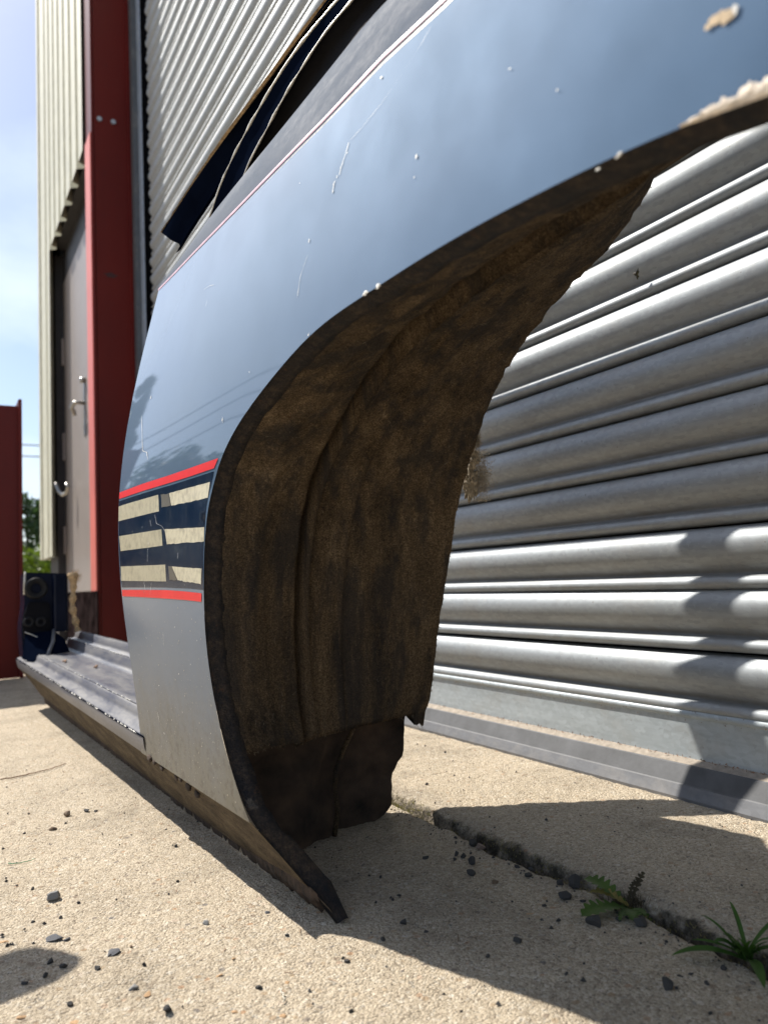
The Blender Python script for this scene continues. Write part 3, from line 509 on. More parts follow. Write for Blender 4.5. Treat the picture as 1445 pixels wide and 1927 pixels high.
lipP = [SP((p.x, p.y)) for p in inner]
# folded door edge
strip('door_edge', [[SP((p.x, p.y)), SP((p.x + .0022, p.y), -.0015), SP((p.x + .0022, p.y), -.016)] for p in outA], M['paint'], car)
# lower sill face down to the tip, arch lip continues over it
def XB(y): return .2335 - .035 * (y - 1) if y > YE else Xs(y, .088)
def XA(y): return .2925 - .034 * (y - 1)
lowlip = [Vector(p) for p in D['lipA'][:-1]][::1]
lowlip = [Vector(D['lipA'][0]), Vector((.2945, .628, .0125)), Vector((.2885, .645, .026)), Vector((.2755, .661, .045)), Vector((.259, .668, .068)), lipP[0]]
full_lip = smooth_path(lowlip, 16, 2)[:-1] + lipP
for _ in range(6):
    full_lip = full_lip[:8] + [(full_lip[i - 1] + full_lip[i] * 2 + full_lip[i + 1]) / 4 for i in range(8, 26)] + full_lip[26:]
def raise_z(y): return max(0.0, (y - YE)) * .0165
lrows = []
def zbot(y):
    s = min(1, max(0, (.86 - y) / .20)); return .010 + .016 * s * s * (3 - 2 * s) * (1 if y > .64 else max(.15, (y - .615) / .025))
for y in np.linspace(.622, 2.24, 90):
    if y < lowlip[-1].y:
        zt_ = float(np.interp(y, [p.y for p in lowlip], [p.z for p in lowlip]))
    else: zt_ = .088
    r = []
    for t in np.linspace(0, 1, 7):
        z = lerp(zbot(y), zt_, t); u = (.088 - z) / .088
        x = XB(y) + (XA(y) - XB(y)) * max(u, 0) ** .9
        r.append(Vector((x, y, z + raise_z(y))))
    lrows.append(r)
strip('lower_sill_face', lrows, M['sill_low'], car)
# pinch weld under it, rusty and broken
prow = []
for i, y in enumerate(np.linspace(.634, 2.2, 260)):
    h = .0012 + (.010 if rnd.random() < .22 else 0) * rnd.random() if y < 1.1 else .004
    zb_ = zbot(y) + .002; u_ = (.088 - zb_) / .088; x_ = XB(y) + (XA(y) - XB(y)) * u_ ** .9; jg = noise.noise(Vector((y * 90, 3, 0))) * .003
    prow.append([Vector((x_ + .0008, y, zb_ + raise_z(y))), Vector((x_ + .0025 + jg * .6, y, lerp(h, zb_, .5) + raise_z(y) * .7)), Vector((max(x_ + .004, XA(y) - .004) + jg, y, h + raise_z(y) * .5))])
strip('pinch_weld', prow, M['rust'], car, False)
# arch lip: rounded edge and inward flange
frows = []
for i, p in enumerate(full_lip):
    w = .0195 if i > 4 else .010 + .0020 * i
    q = full_lip[min(i + 1, len(full_lip) - 1)] - full_lip[max(i - 1, 0)]
    nrm = Vector((0, -q.z, q.y)).normalized()          # away from the opening
    j = (rnd.random() - .5) * .0018; p = p + Vector((0, noise.noise(Vector((i * .6, 2, 0))) * .0006, 0))
    if i < 8: p = p + nrm * noise.noise(Vector((i * 1.3, 7, 0))) * .0022
    frows.append([p, p + Vector((.0012, 0, 0)) - nrm * .0012, p + Vector((.004, 0, 0)) - nrm * .0012, p + Vector((w * .6, 0, 0)) + nrm * .0008, p + Vector((w + j, 0, 0)) + nrm * (.0015 + j), p + Vector((w + .003, 0, 0)) - nrm * (.030 if i > 12 else 0)])
strip('arch_lip', frows, M['flange'], car)
# wheel house liner
L0 = [r[-2] + Vector((-.001, 0, 0)) for r in frows[15 + 6:]]
Iv = [Vector(p) for p in D['I']] + [Vector((.5, .26, .635)), Vector((.5, .08, .64)), Vector((.5, -.06, .60)), Vector((.5, -.13, .52)), Vector((.5, -.15, .42)), Vector((.5, -.145, .30))]
# pair: visible lip runs to the end of D['I'], the rest to the hidden end
yv = [p.y for p in L0]
kk = min(range(len(L0)), key=lambda i: abs(L0[i].y - .215) + (10 if L0[i].z < .4 else 0))
LA = resample(L0[0:kk + 1], 90); IA = smooth_path(Iv[:22], 90, 2); LB = resample(L0[kk:], 34); IB = smooth_path(Iv[21:], 34, 2)
LL = LA + LB[1:]; II = IA + IB[1:]
rows = []; NCL = 120
_n = (II[30] - LL[30]).cross(LL[31] - LL[29]); nsg = -1.0 if _n.y > 0 else 1.0
for i, (a, b) in enumerate(zip(LL, II)):
    t0 = LL[max(i - 1, 0)]; t1 = LL[min(i + 1, len(LL) - 1)]; tg = (t1 - t0).normalized(); ax = (b - a).normalized()
    n = ax.cross(tg).normalized()
    n = n * nsg
    r = []
    for j in range(NCL):
        t = j / (NCL - 1); p = a.lerp(b, t)
        ridge = .012 * math.exp(-((t - .362) / .0075) ** 2) - .022 * math.exp(-((t - .338) / .011) ** 2) + .0035 * math.exp(-((t - .52) / .008) ** 2) + .004 * math.exp(-((t - .60) / .05) ** 2) + .005 * math.exp(-((t - .14) / .05) ** 2)
        step = .006 / (1 + math.exp(-(t - .37) / .006))
        sag = -.012 * math.sin(math.pi * t)
        w = noise.noise(p * 22) * .0024 + noise.noise(p * 75) * .0013 + noise.noise(p * 190) * .0010 + noise.noise(p * 420) * .0006
        e = p + n * (ridge + step + sag + w) * min(1, t * 12)
        if j == NCL - 1: e += Vector((0, 0, noise.noise(p * 160) * .003)) + n * noise.noise(p * 300) * .002
        r.append(e)
    rows.append(r)
# ragged lower edge
low = []
for j in range(NCL):
    t = j / (NCL - 1); d = .006 * noise.noise(Vector((j * .19, 3, 1))) + .004 * noise.noise(Vector((j * .9, 1, 1)))
    sag_z = (.004 if t < .36 else .014 - .014 * abs(t - .62) / .38) - (.012 if t > .94 else 0)
    q = rows[0][j]; low.append(Vector((q.x, q.y + .006, q.z + sag_z + d - .004)))
rows.insert(0, low)
liner = strip('wheel_arch_liner', rows, M['liner'], car)
# curled edge of the torn lining under the liner (underside turned back)
urow = [[rows[0][j], rows[0][j] + Vector((.002, .018, .006 + .004 * noise.noise(Vector((j * .5, 0, 0))))), rows[0][j] + Vector((.002, .045, .020))] for j in range(NCL)]
strip('torn_edge', urow, M['liner'], car)
# hairs on the torn edge and the cut inner edge
vs, fs = [], []
def hair(p, d, w, l):
    k = len(vs); s = d.cross(Vector((rnd.uniform(-1, 1), rnd.uniform(-1, 1), rnd.uniform(-1, 1)))).normalized() * w
    m = p + d * l * .55 + s * rnd.uniform(-4, 4) ; vs.extend([p - s, p + s, m + s * .6, m - s * .6, p + d * l + s * rnd.uniform(-8, 8)]); fs.extend([(k, k + 1, k + 2, k + 3), (k + 3, k + 2, k + 4)])
for i in range(1300):
    if i % 3: 
        q = rows[rnd.randrange(2, 95)][NCL - 1]; d = Vector((.6, -.2 + rnd.uniform(-.7, .7), rnd.uniform(-.9, .7))).normalized(); l = rnd.uniform(.0008, .0034)
    else:
        q = rows[0][rnd.randrange(0, NCL)]; d = Vector((rnd.uniform(-.6, .6), -.4, -.6 + rnd.uniform(-.5, .6))).normalized(); l = rnd.uniform(.001, .006)
    hair(q, d, .00016, l)
for i in range(420):
    r_i = rnd.randrange(4, 96); c_i = rnd.randrange(2, NCL - 2); q = rows[r_i][c_i]
    hair(q + Vector((0, -.001, 0)), Vector((rnd.uniform(-1, 1), -.35, rnd.uniform(-1, 1))).normalized(), .00014, rnd.uniform(.002, .009))
o = mesh_obj('loose_fibres', vs, fs, M['fibre'], liner, False); o['kind'] = 'stuff'
# wadding tuft stuck out behind the inner edge
def clump(c, sx, sy, sz, sd):
    bm = bmesh.new(); bmesh.ops.create_icosphere(bm, subdivisions=5, radius=1)
    for v in bm.verts:
        k = 1 + .55 * noise.noise(v.co * 2.1 + Vector((sd, 0, 0))) + .45 * noise.noise(v.co * 5 + Vector((sd, 3, 0))) + .3 * noise.noise(v.co * 13)
        v.co = Vector(c) + Vector((v.co.x * sx, v.co.y * sy, v.co.z * sz)) * k
    bm_obj('wadding', bm, M['fibre'], liner, True)
clump((.509, .664, .401), .008, .008, .016, 3); clump((.508, .655, .426), .006, .006, .010, 8)
vs, fs = [], []
cen = Vector((.518, .664, .410))
for i in range(5200):
    u = rnd.random(); p = cen + Vector((rnd.gauss(.004, .0065), rnd.gauss(-.001, .005), max(-.030, min(.026, rnd.gauss(-.002, .014)))))
    if rnd.random() < .25: p = Vector((.503 + rnd.random() * .006, .645 + rnd.uniform(-.004, .004), .445 + rnd.gauss(0, .006)))
    hair(p, Vector((rnd.gauss(.2, 1), rnd.gauss(0, 1), rnd.gauss(0, 1))).normalized(), .00022, rnd.uniform(.0015, .005))
o = mesh_obj('wadding', vs, fs, M['fibre'], liner, False); o['label'] = 'grey brown tuft of loose wadding at the cut inner edge'; o['kind'] = 'stuff'
# closing plate of the sill, seam and an unseen panel and rail added behind to cast shade
cp = [(q.x, q.y) for q in smooth_path([(a, b, 0) for a, b in [(.330, .80), (.340, .803), (.352, .806), (.368, .812), (.395, .832), (.421, .846), (.455, .840), (.490, .853)]], 8, 0)]
cr_ = []
for zf in np.linspace(0, 1, 26):
    r = []
    for k, (x, y) in enumerate(cp):
        z = lerp(-.004 if k < 4 else -.001, .205, zf); yy = y - (.45 * z if k == len(cp) - 1 else .18 * z * k / 7) + noise.noise(Vector((x * 34, z * 26, 1))) * .017 + noise.noise(Vector((x * 110, z * 90, 4))) * .004
        r.append(Vector((x - max(0, 3 - k) * .12 * max(z, 0) + (noise.noise(Vector((z * 38, 5, 0))) * .004 if k == len(cp) - 1 else 0), yy, z)))
    cr_.append(r)
strip('closing_plate', cr_, M['inner'], car)
tube('seam_bead', [(.402, .822, .002), (.405, .817, .03), (.400, .811, .06), (.398, .804, .08), (.406, .797, .105), (.416, .789, .128)], [.003, .003, .0028, .003, .0028, .0025], M['liner'], car)
ISP = [(.486, .853, .001), (.482, .812, .13), (.474, .768, .17), (.470, .738, .30), (.470, .705, .42), (.58, .888, .486), (.578, .945, .417), (.6215, .945, .468), (.648, .945, .62), (.645, .945, .895),
       (.645, 1.02, .895), (.645, 1.02, .70), (.662, 1.02, .568), (.614, 1.02, .445), (.551, 1.02, .364), (.469, 1.02, .282), (.480, .93, .14), (.490, .868, .001)]
IF = [(0, 1, 16, 17), (1, 2, 16), (2, 3, 15, 16), (3, 4, 5), (3, 5, 6), (3, 6, 14, 15), (6, 7, 13, 14), (7, 8, 12, 13), (8, 9, 10, 11), (8, 11, 12)]
bm = bmesh.new(); vv = [bm.verts.new(p) for p in ISP]
for q in IF: bm.faces.new([vv[k] for k in q])
bm_obj('shadow_side_panel', bm, M['inner'], car)  # unseen panel and pillar, outline shaped to throw shade on ground and shutter
box_obj('shadow_rail', (.622, .25, .893), (.66, 1.62, 1.07), M['navy'], car, .006)  # unseen rail added to throw the band of shade across the shutter

# sill top: ledge, step, tread, second step, flange (from the outer edge inwards)
SEC = [(.2335, .088), (.2305, .098), (.229, .108), (.2298, .1115), (.232, .1135), (.2475, .1185), (.2500, .1225), (.2530, .1300), (.2575, .1325), (.270, .1325), (.330, .1325), (.3485, .1335), (.3515, .138), (.3555, .1515), (.3585, .1545), (.372, .1555), (.3745, .160), (.3775, .1735), (.381, .175), (.381, .12)]
rows = []
for y in np.linspace(YE - .02, 2.25, 70):
    t = noise.noise(Vector((y * 8, 0, 0))) * .0012
    rows.append([Vector((x - .035 * (y - 1), y, z + raise_z(y) + (t if 5 < k else t * .3))) for k, (x, z) in enumerate(SEC)])
sill = strip('sill', rows, M['sill'], car)
# chipped bright edges on the sill ridges
for k, rad in ((3, .0011), (8, .0012), (14, .0010), (18, .0009)):
    pts = [r[k] + Vector((-.0004, 0, .0003)) for r in rows]
    tube('worn_edge', pts, rad, M['navy'] if k == 3 else M['sill'], sill, 5)
vs, fs = [], []
for i in range(240):
    r = rows[rnd.randrange(2, 68)]; k = rnd.choice((3, 3, 8, 14)); s = rnd.uniform(.0005, .0022); p = r[k] + Vector((-.0016, rnd.uniform(-.012, .012), .0012)); b0 = len(vs)
    vs.extend([p + Vector((0, -s * 2, 0)), p + Vector((.0004, 0, s * .6)), p + Vector((0, s * 2, 0)), p + Vector((-.0004, 0, -s * .6))]); fs.append((b0, b0 + 1, b0 + 2, b0 + 3))
o = mesh_obj('paint_chips', vs, fs, M['chip'], sill, False); o['kind'] = 'stuff'
for (x, y, l) in ((.275, 1.83, .022), (.305, 1.66, .012)):
    vs, fs = tube_geo([(x - .035 * (y - 1), y - l, .1335 + raise_z(y)), (x + .004 - .035 * (y - 1), y, .1365 + raise_z(y)), (x - .035 * (y - 1), y + l, .1335 + raise_z(y))], [.001, .0028, .001], 6)
    mesh_obj('dead_leaf', vs, fs, M['twig'], sill)
# end plate of the sill
er = rows[-1]; mesh_obj('sill_end', list(er) + [Vector((.29, 2.25, .03)), Vector((XA(2.24), 2.24, .03))], [tuple(range(len(er) + 2))], M['sill'], car, False)

# A pillar stump at the far end with grommet and hinge plate
PL = D['pil']; Yp = 2.15
stump = empty('pillar_stump'); stump.parent = car
pp = [Vector((x, Yp, z)) for x, z in PL['post']]
bm = bmesh.new(); f = bm.faces.new([bm.verts.new(p) for p in pp]); ge = bmesh.ops.extrude_face_region(bm, geom=[f])
for v in [q for q in ge['geom'] if isinstance(q, bmesh.types.BMVert)]: v.co.y += .12
bmesh.ops.recalc_face_normals(bm, faces=list(bm.faces)); bmesh.ops.bevel(bm, geom=list(bm.edges), offset=.004, segments=2, affect='EDGES')
bm_obj('post', bm, M['navy_gloss'], stump)
rr2 = [[Vector((x, Yp - d, z)) for x, d in ((.262, .0), (.266, .012), (.272, .014), (.280, .006), (.292, .012), (.300, .002))] for z in (.20, .25, .30, .349)]
strip('post_ridge', rr2, M['navy_gloss'], stump)
tube('edge_seal', [(.196, Yp - .003, .30), (.197, Yp - .004, .33), (.199, Yp - .003, .358)], .0025, M['edge'], stump)
gx_, gz_, gr_ = PL['grom']
vs, fs = [], []; nt = 24
for i in range(nt):
    a = 2 * math.pi * i / nt
    for (q, d) in ((gr_, 0), (gr_ * .92, .012), (gr_ * .74, .014), (gr_ * .60, .008), (gr_ * .52, .011), (gr_ * .44, .004), (gr_ * .40, -.02)):
        vs.append((gx_ + q * math.cos(a), Yp - .001 - d, gz_ + q * math.sin(a)))
for i in range(nt):
    for k in range(6): fs.append((i * 7 + k, ((i + 1) % nt) * 7 + k, ((i + 1) % nt) * 7 + k + 1, i * 7 + k + 1))
mesh_obj('grommet', vs, fs, simple('black_rubber', (.009, .009, .010), .55, 0, .3, 80, 0, .25), stump)
hp = [Vector((x, Yp - .012, z)) for x, z in PL['hinge']]
bm = bmesh.new(); f = bm.faces.new([bm.verts.new(p) for p in hp]); ge = bmesh.ops.extrude_face_region(bm, geom=[f])
for v in [q for q in ge['geom'] if isinstance(q, bmesh.types.BMVert)]: v.co.y += .0115
bmesh.ops.recalc_face_normals(bm, faces=list(bm.faces)); bmesh.ops.bevel(bm, geom=list(bm.edges), offset=.0025, segments=2, affect='EDGES')
hinge = bm_obj('hinge_plate', bm, M['black'], stump)
for x, z in PL['hh']:
    vs, fs = [], []
    for i in range(16):
        a = 2 * math.pi * i / 16
        for q, d in ((.0135, .0), (.012, .003), (.009, .0035), (.0065, .002), (.006, -.004)): vs.append((x + q * math.cos(a), Yp - .0125 - d, z + q * math.sin(a)))
    for i in range(16):
        for k in range(4): fs.append((i * 5 + k, ((i + 1) % 16) * 5 + k, ((i + 1) % 16) * 5 + k + 1, i * 5 + k + 1))
    mesh_obj('bolt_hole', vs, fs, simple('oily_ring', (.012, .012, .014), .6, 0, .3, 80, 0, .2), hinge)
rp = [Vector((x, Yp - .01, z)) for x, z in PL['rope']]
rope = tube('cloth_seal', smooth_path(rp, 26, 2), [.0075 + .0025 * math.sin(i * 1.3) + (.004 if i < 5 else 0) for i in range(26)], M['tan'], stump, 9)
vs, fs = [], []
for i in range(420):
    p = rp[0].lerp(rp[1], rnd.random() * .8) + Vector((rnd.gauss(.004, .005), rnd.gauss(0, .004), rnd.gauss(0, .004))); hair(p, Vector((rnd.gauss(.5, .8), rnd.gauss(0, .8), rnd.gauss(.1, .8))).normalized(), .0005, rnd.uniform(.004, .014))
o = mesh_obj('frayed_end', vs, fs, M['tan'], rope, False); o['kind'] = 'stuff'
tube('loose_wire', smooth_path([(.196, Yp - .016, .205), (.215, Yp - .03, .196), (.238, Yp - .04, .182), (.258, Yp - .05, .160)], 14), .0011, M['edge'], stump, 5)
# gusset between stump and sill
mesh_obj('gusset', [(.197, 2.14, .200), (.262, 2.12, .205), (.255, 2.04, .150), (.205, 2.05, .135), (.190, 2.14, .138), (.285, 2.10, .182), (.29, 2.05, .152)], [(0, 1, 2, 3), (0, 3, 4), (1, 5, 6, 2)], M['navy'], stump)
tube('gusset_edge', [(.262, 2.118, .206), (.255, 2.08, .178), (.236, 2.03, .146)], .0045, M['sill'], stump)

# shoulder strip, window aperture frame and inner rear panel above the skin
pk = [SP((p.x, p.y)) for p in outB]
Uv = [Vector(p) for p in D['U']] + [Vector((.287, .25, .69)), Vector((.292, .05, .675)), Vector((.30, -.16, .66)), Vector((.315, -.38, .64))]
Us = smooth_path([pk[0] + Vector((.004, 0, .003))] + Uv, len(pk), 2)
srow = []
for a, b in zip(pk, Us):
    r = [a]
    for t in (.06, .15, .3, .5, .7, .88, 1): 
        q = a.lerp(b, t); q = q + Vector((0, 0, .006 * math.sin(math.pi * min(1, t * 1.0)) ** .8)); r.append(q)
    srow.append(r)
sh = strip('shoulder', srow, M['shoulder'], car)
prow = [[p + Vector((-.0007, 0, -.0014)), p + Vector((-.0010, 0, .0002)), p + Vector((-.0001, 0, .0022))] for p in pk]
o = strip('pinstripe', prow, M['pin'], sh)
vs = [p + Vector((-.0008, 0, -.0042)) for p in pk]
strip('pinstripe_border', [[p + Vector((-.0006, 0, -.0052)), p + Vector((-.0006, 0, -.0030))] for p in pk], M['edge'], sh)
b1 = [Vector(p) for p in D['b1']]; b2 = [Vector(p) for p in D['b2']]
b1 = smooth_path(b1 + [b1[-1] + (b1[-1] - b1[-2]) * 2.2], 40, 2); b2 = smooth_path(b2 + [b2[-1] + (b2[-1] - b2[-2]) * 2.0], 40, 2)
Uc = resample([p for p in Uv[1:7]], 40)
frame = strip('window_frame', [[a, a.lerp(b, .2) + Vector((.006, 0, -.001)), a.lerp(b, .6) + Vector((.010, .004, -.002)), b + Vector((.002, 0, 0))] for a, b in zip(b1, b2)], M['navy'], car)
strip('window_recess', [[b, b + Vector((.012, .01, 0)), c + Vector((.016, .012, -.004)), c] for b, c in zip(b2, Uc)], M['black'], frame)
def edge_r(n, base, amp): return [max(.0005, base + amp * noise.noise(Vector((i * .45, base * 900, 2)))) for i in range(n)]
tube('frame_glint_edge', b1, edge_r(40, .0013, .0012), M['edge'], frame, 6)  # pale tubes put the sun glint and scuffing of the edges into colour
tube('frame_glint_edge', b2, edge_r(40, .0010, .0010), M['edge'], frame, 6)
ta = [Vector(p) for p in D['tan']]; tm = [Vector(p) for p in D['tmid']]; tl = [Vector(p) for p in D['tlo']]
def extd(l): return smooth_path(l + [l[-1] + (l[-1] - l[-2]) * 1.6], 40, 2)
ta, tm, tl = extd(ta), extd(tm), extd(tl)
ip = strip('inner_rear_panel', [[a, a.lerp(m, .45) + Vector((-.004, 0, .003)), m + Vector((0, 0, 0)), m.lerp(l, .3) + Vector((.010, 0, .002)), m.lerp(l, .7) + Vector((.010, 0, .002)), l] for a, m, l in zip(ta, tm, tl)], M['navy'], car)
vs, fs = [], []
for i, a in enumerate(ta):
    w = .0028 * (1 + .9 * noise.noise(Vector((i * 1.1, 0, 0)))); vs.extend([a + Vector((.001, .001, .001)), a + (tm[i] - a).normalized() * max(.0008, w * (2.2 if i < 14 else 1.2)) + Vector((-.0035, 0, .002))])
mesh_obj('foam_edge', vs, grid_faces(40, 2), M['tan'], ip)

# decals
t_ = NT('dark_navy_band'); t_.set(base=t_.mix(t_.ramp(t_.noise(90, 6, .7, (1, 1, .3)), [(.5, 0), (.8, .4)]), (.006, .016, .042), (.06, .065, .07)), rough=t_.ramp(t_.noise(40, 4), [(.3, .10), (.7, .22)]), spec=.4); NAVYF = t_.m
def patch(name, tops, bots, m, off=.0003, nr=4, parent=panel):
    rows = []
    for k in range(nr):
        t = k / (nr - 1); rows.append([SP((lerp(a[0], b[0], t), lerp(a[1], b[1], t)), off) for a, b in zip(tops, bots)])
    return strip(name, rows, m, parent)
def rag(pts, amp): return [(p[0] + rnd.uniform(-amp, amp) * .3, p[1] + rnd.uniform(-amp, amp)) for p in pts]
def dens(pts, n): return [(q.x, q.y) for q in resample([(*p, 0) for p in pts], n)]
bt = dens(D['dec']['red_up'][1], 17); bb = dens(D['dec']['red_lo'][0], 17); lz = [p.y for p in inA]; ly = [p.x for p in inA]
def inlip(p): return (max(p[0] - .012 * max(0, (p[0] - .9) < -.1), float(np.interp(p[1], lz, ly)) + .0012), p[1])
back = strip('stripe_band', [[SP(inlip((lerp(a[0], b[0], k / 13), lerp(a[1], b[1], k / 13))), .00015) for a, b in zip([(p[0] - .0015 * i / 16, p[1] - .003) for i, p in enumerate(bt)], [(p[0], p[1] + .003) for p in bb])] for k in range(14)], NAVYF, panel)  # darker navy band between the two red stripes
for k in ('red_up', 'red_lo'): patch('red_stripe', dens(D['dec'][k][0], 17), dens(D['dec'][k][1], 17), M['decal_red'], .0004)
for k in ('g1', 'g3', 'g5'): patch('gold_stripe', dens(D['dec'][k][0], 13), rag(dens(D['dec'][k][1], 13), .00012), M['decal_gold'])
for k in ('g2', 'g4', 'g6'): patch('worn_gold_stripe', rag(dens(D['dec'][k][0], 17), .0002), rag(dens(D['dec'][k][1], 17), .0005), M['decal_gold_b'])
for k in ('p1', 'p2'): patch('glue_residue', rag(dens(D['dec'][k][0], 6), .0004), rag(dens(D['dec'][k][1], 6), .0006), M['residue'], .0004)
# scratches
for si, s in enumerate(D['scr']):
    pts = dens([tuple(p) for p in s], 14); w = (.0008, .0009, .0010)[si] if si < 3 else (.0007 if si < 5 else .00035)
    rows = []
    for i, p in enumerate(pts):
        ww = w * (.55 + .6 * rnd.random()) * (1 if 0 < i < 13 else .3); rows.append([SP((p[0] + ww * .7, p[1] - ww * .2), .0005), SP((p[0] - ww * .7, p[1] + ww * .2), .0005)])
    strip('scratch', rows, M['chip'] if si != 1 else simple('tan_scrape', (.5, .47, .42), .5), panel)
def blob(yz, r, m, name, off=.0006, n=26):
    ph = rnd.uniform(0, 6); vs = []
    for k in range(n):
        a = 2 * math.pi * k / n; q = r * (.75 + .3 * math.sin(2 * a + ph) + .45 * noise.noise(Vector((math.cos(a) * 1.6 + ph * 9, math.sin(a) * 1.6, r * 900))) + .06 * rnd.uniform(-1, 1)); vs.append(SP((yz[0] + q * math.cos(a), yz[1] + q * math.sin(a)), off))
    vs.append(SP(yz, off + r * .015)); return mesh_obj(name, vs, [(k, (k + 1) % n, n) for k in range(n)], m, panel, False)
for ci, (yz, r) in enumerate(D['chip']):
    blob(yz, r, M['chip_tan'] if ci in (13, 14) else M['chip'], 'filler_patch' if r > .002 else 'paint_chip')
vs, fs = [], []
for i in range(420):      # fine specks thrown up near the arch and sill
    u = rnd.random(); y = lerp(.70, 1.02, rnd.random()); z = .095 + abs(rnd.gauss(0, .10))
    if z > .62: continue
    ok = y > np.interp(z, [.085, .15, .25, .33, .40, .46], [.68, .735, .745, .725, .70, .62]); 
    if not ok: continue
    r = rnd.choice((.0003, .0004, .0006, .0009)) * rnd.uniform(.6, 1.2); k = len(vs)
    for q in range(5):
        a = 2 * math.pi * q / 5; vs.append(SP((y + r * math.cos(a) * .7, z + r * math.sin(a) * rnd.uniform(.7, 1.5)), .0004))
    fs.append(tuple(range(k, k + 5)))
o = mesh_obj('mud_specks', vs, fs, simple('pale_mud', (.40, .36, .29), .9, 0, .6, 400), panel, False); o['kind'] = 'stuff'
# dried clods on the sill crease
for (y, z) in ((.99, .088), (.975, .086), (.95, .083), (.90, .080), (.875, .084), (.86, .078), (.84, .074)):
    bm = bmesh.new(); bmesh.ops.create_icosphere(bm, subdivisions=2, radius=1); c = Vector((XB(y) + (XA(y) - XB(y)) * max(0, (.088 - z) / .088) - .001, y, z)); s = rnd.uniform(.003, .006)
    for v in bm.verts: v.co = c + Vector((v.co.x * s * .35, v.co.y * s * 1.7, v.co.z * s * .8)) * (1 + .5 * noise.noise(v.co * 2 + c * 50))
    bm_obj('dirt_clod', bm, M['inner'], car, True)
# flaking filler along the lip: a flat ragged patch with broken upper edge
fy = np.linspace(.187, .118, 70); lp_y = [p[0] for p in lip_vis[-6:]] + [ext[0][0]]; lp_z = [p[1] for p in lip_vis[-6:]] + [ext[0][1]]
rows = []
for i, y in enumerate(fy):
    zl = float(np.interp(-y, [-q for q in lp_y], lp_z)); t = i / 69
    w = (.0022 + .0058 * min(1, t * 1.6)) * (1 + .55 * noise.noise(Vector((i * .19, 4, 0))) + .35 * noise.noise(Vector((i * .55, 9, 0)))) * min(1, t * 9 + .1)
    r = []
    for j in range(9):
        u = j / 8; z = zl - .0012 + w * u
        r.append(SP((y + .0012 * u * noise.noise(Vector((i * .3, j * .4, 2))), z), .0006 + (.0014 + .0012 * noise.noise(Vector((i * .35, j * .8, 5)))) * math.sin(math.pi * min(.98, u * .9 + .08))))
    rows.append(r)
strip('filler_crust', rows, M['crust'], panel)
# small flakes beside it
for ci, (p, r) in enumerate(D['crust']):
    if ci < 13: continue
    r *= .7
    bm = bmesh.new(); bmesh.ops.create_icosphere(bm, subdivisions=4, radius=1); c = Vector(p)
    for v in bm.verts:
        k = 1 + .8 * noise.noise(v.co * 1.6 + c * 80) + .5 * noise.noise(v.co * 4 + c * 31) + .25 * noise.noise(v.co * 10 + c * 17); a = v.co.y * r * 1.7; v.co = c + Vector((v.co.x * r * .22, a, v.co.z * r * .75 - a * (.35 if ci < 13 else 0))) * k
    bm_obj('filler_crust', bm, M['crust'] if ci < 13 else M['chip'], panel, True)
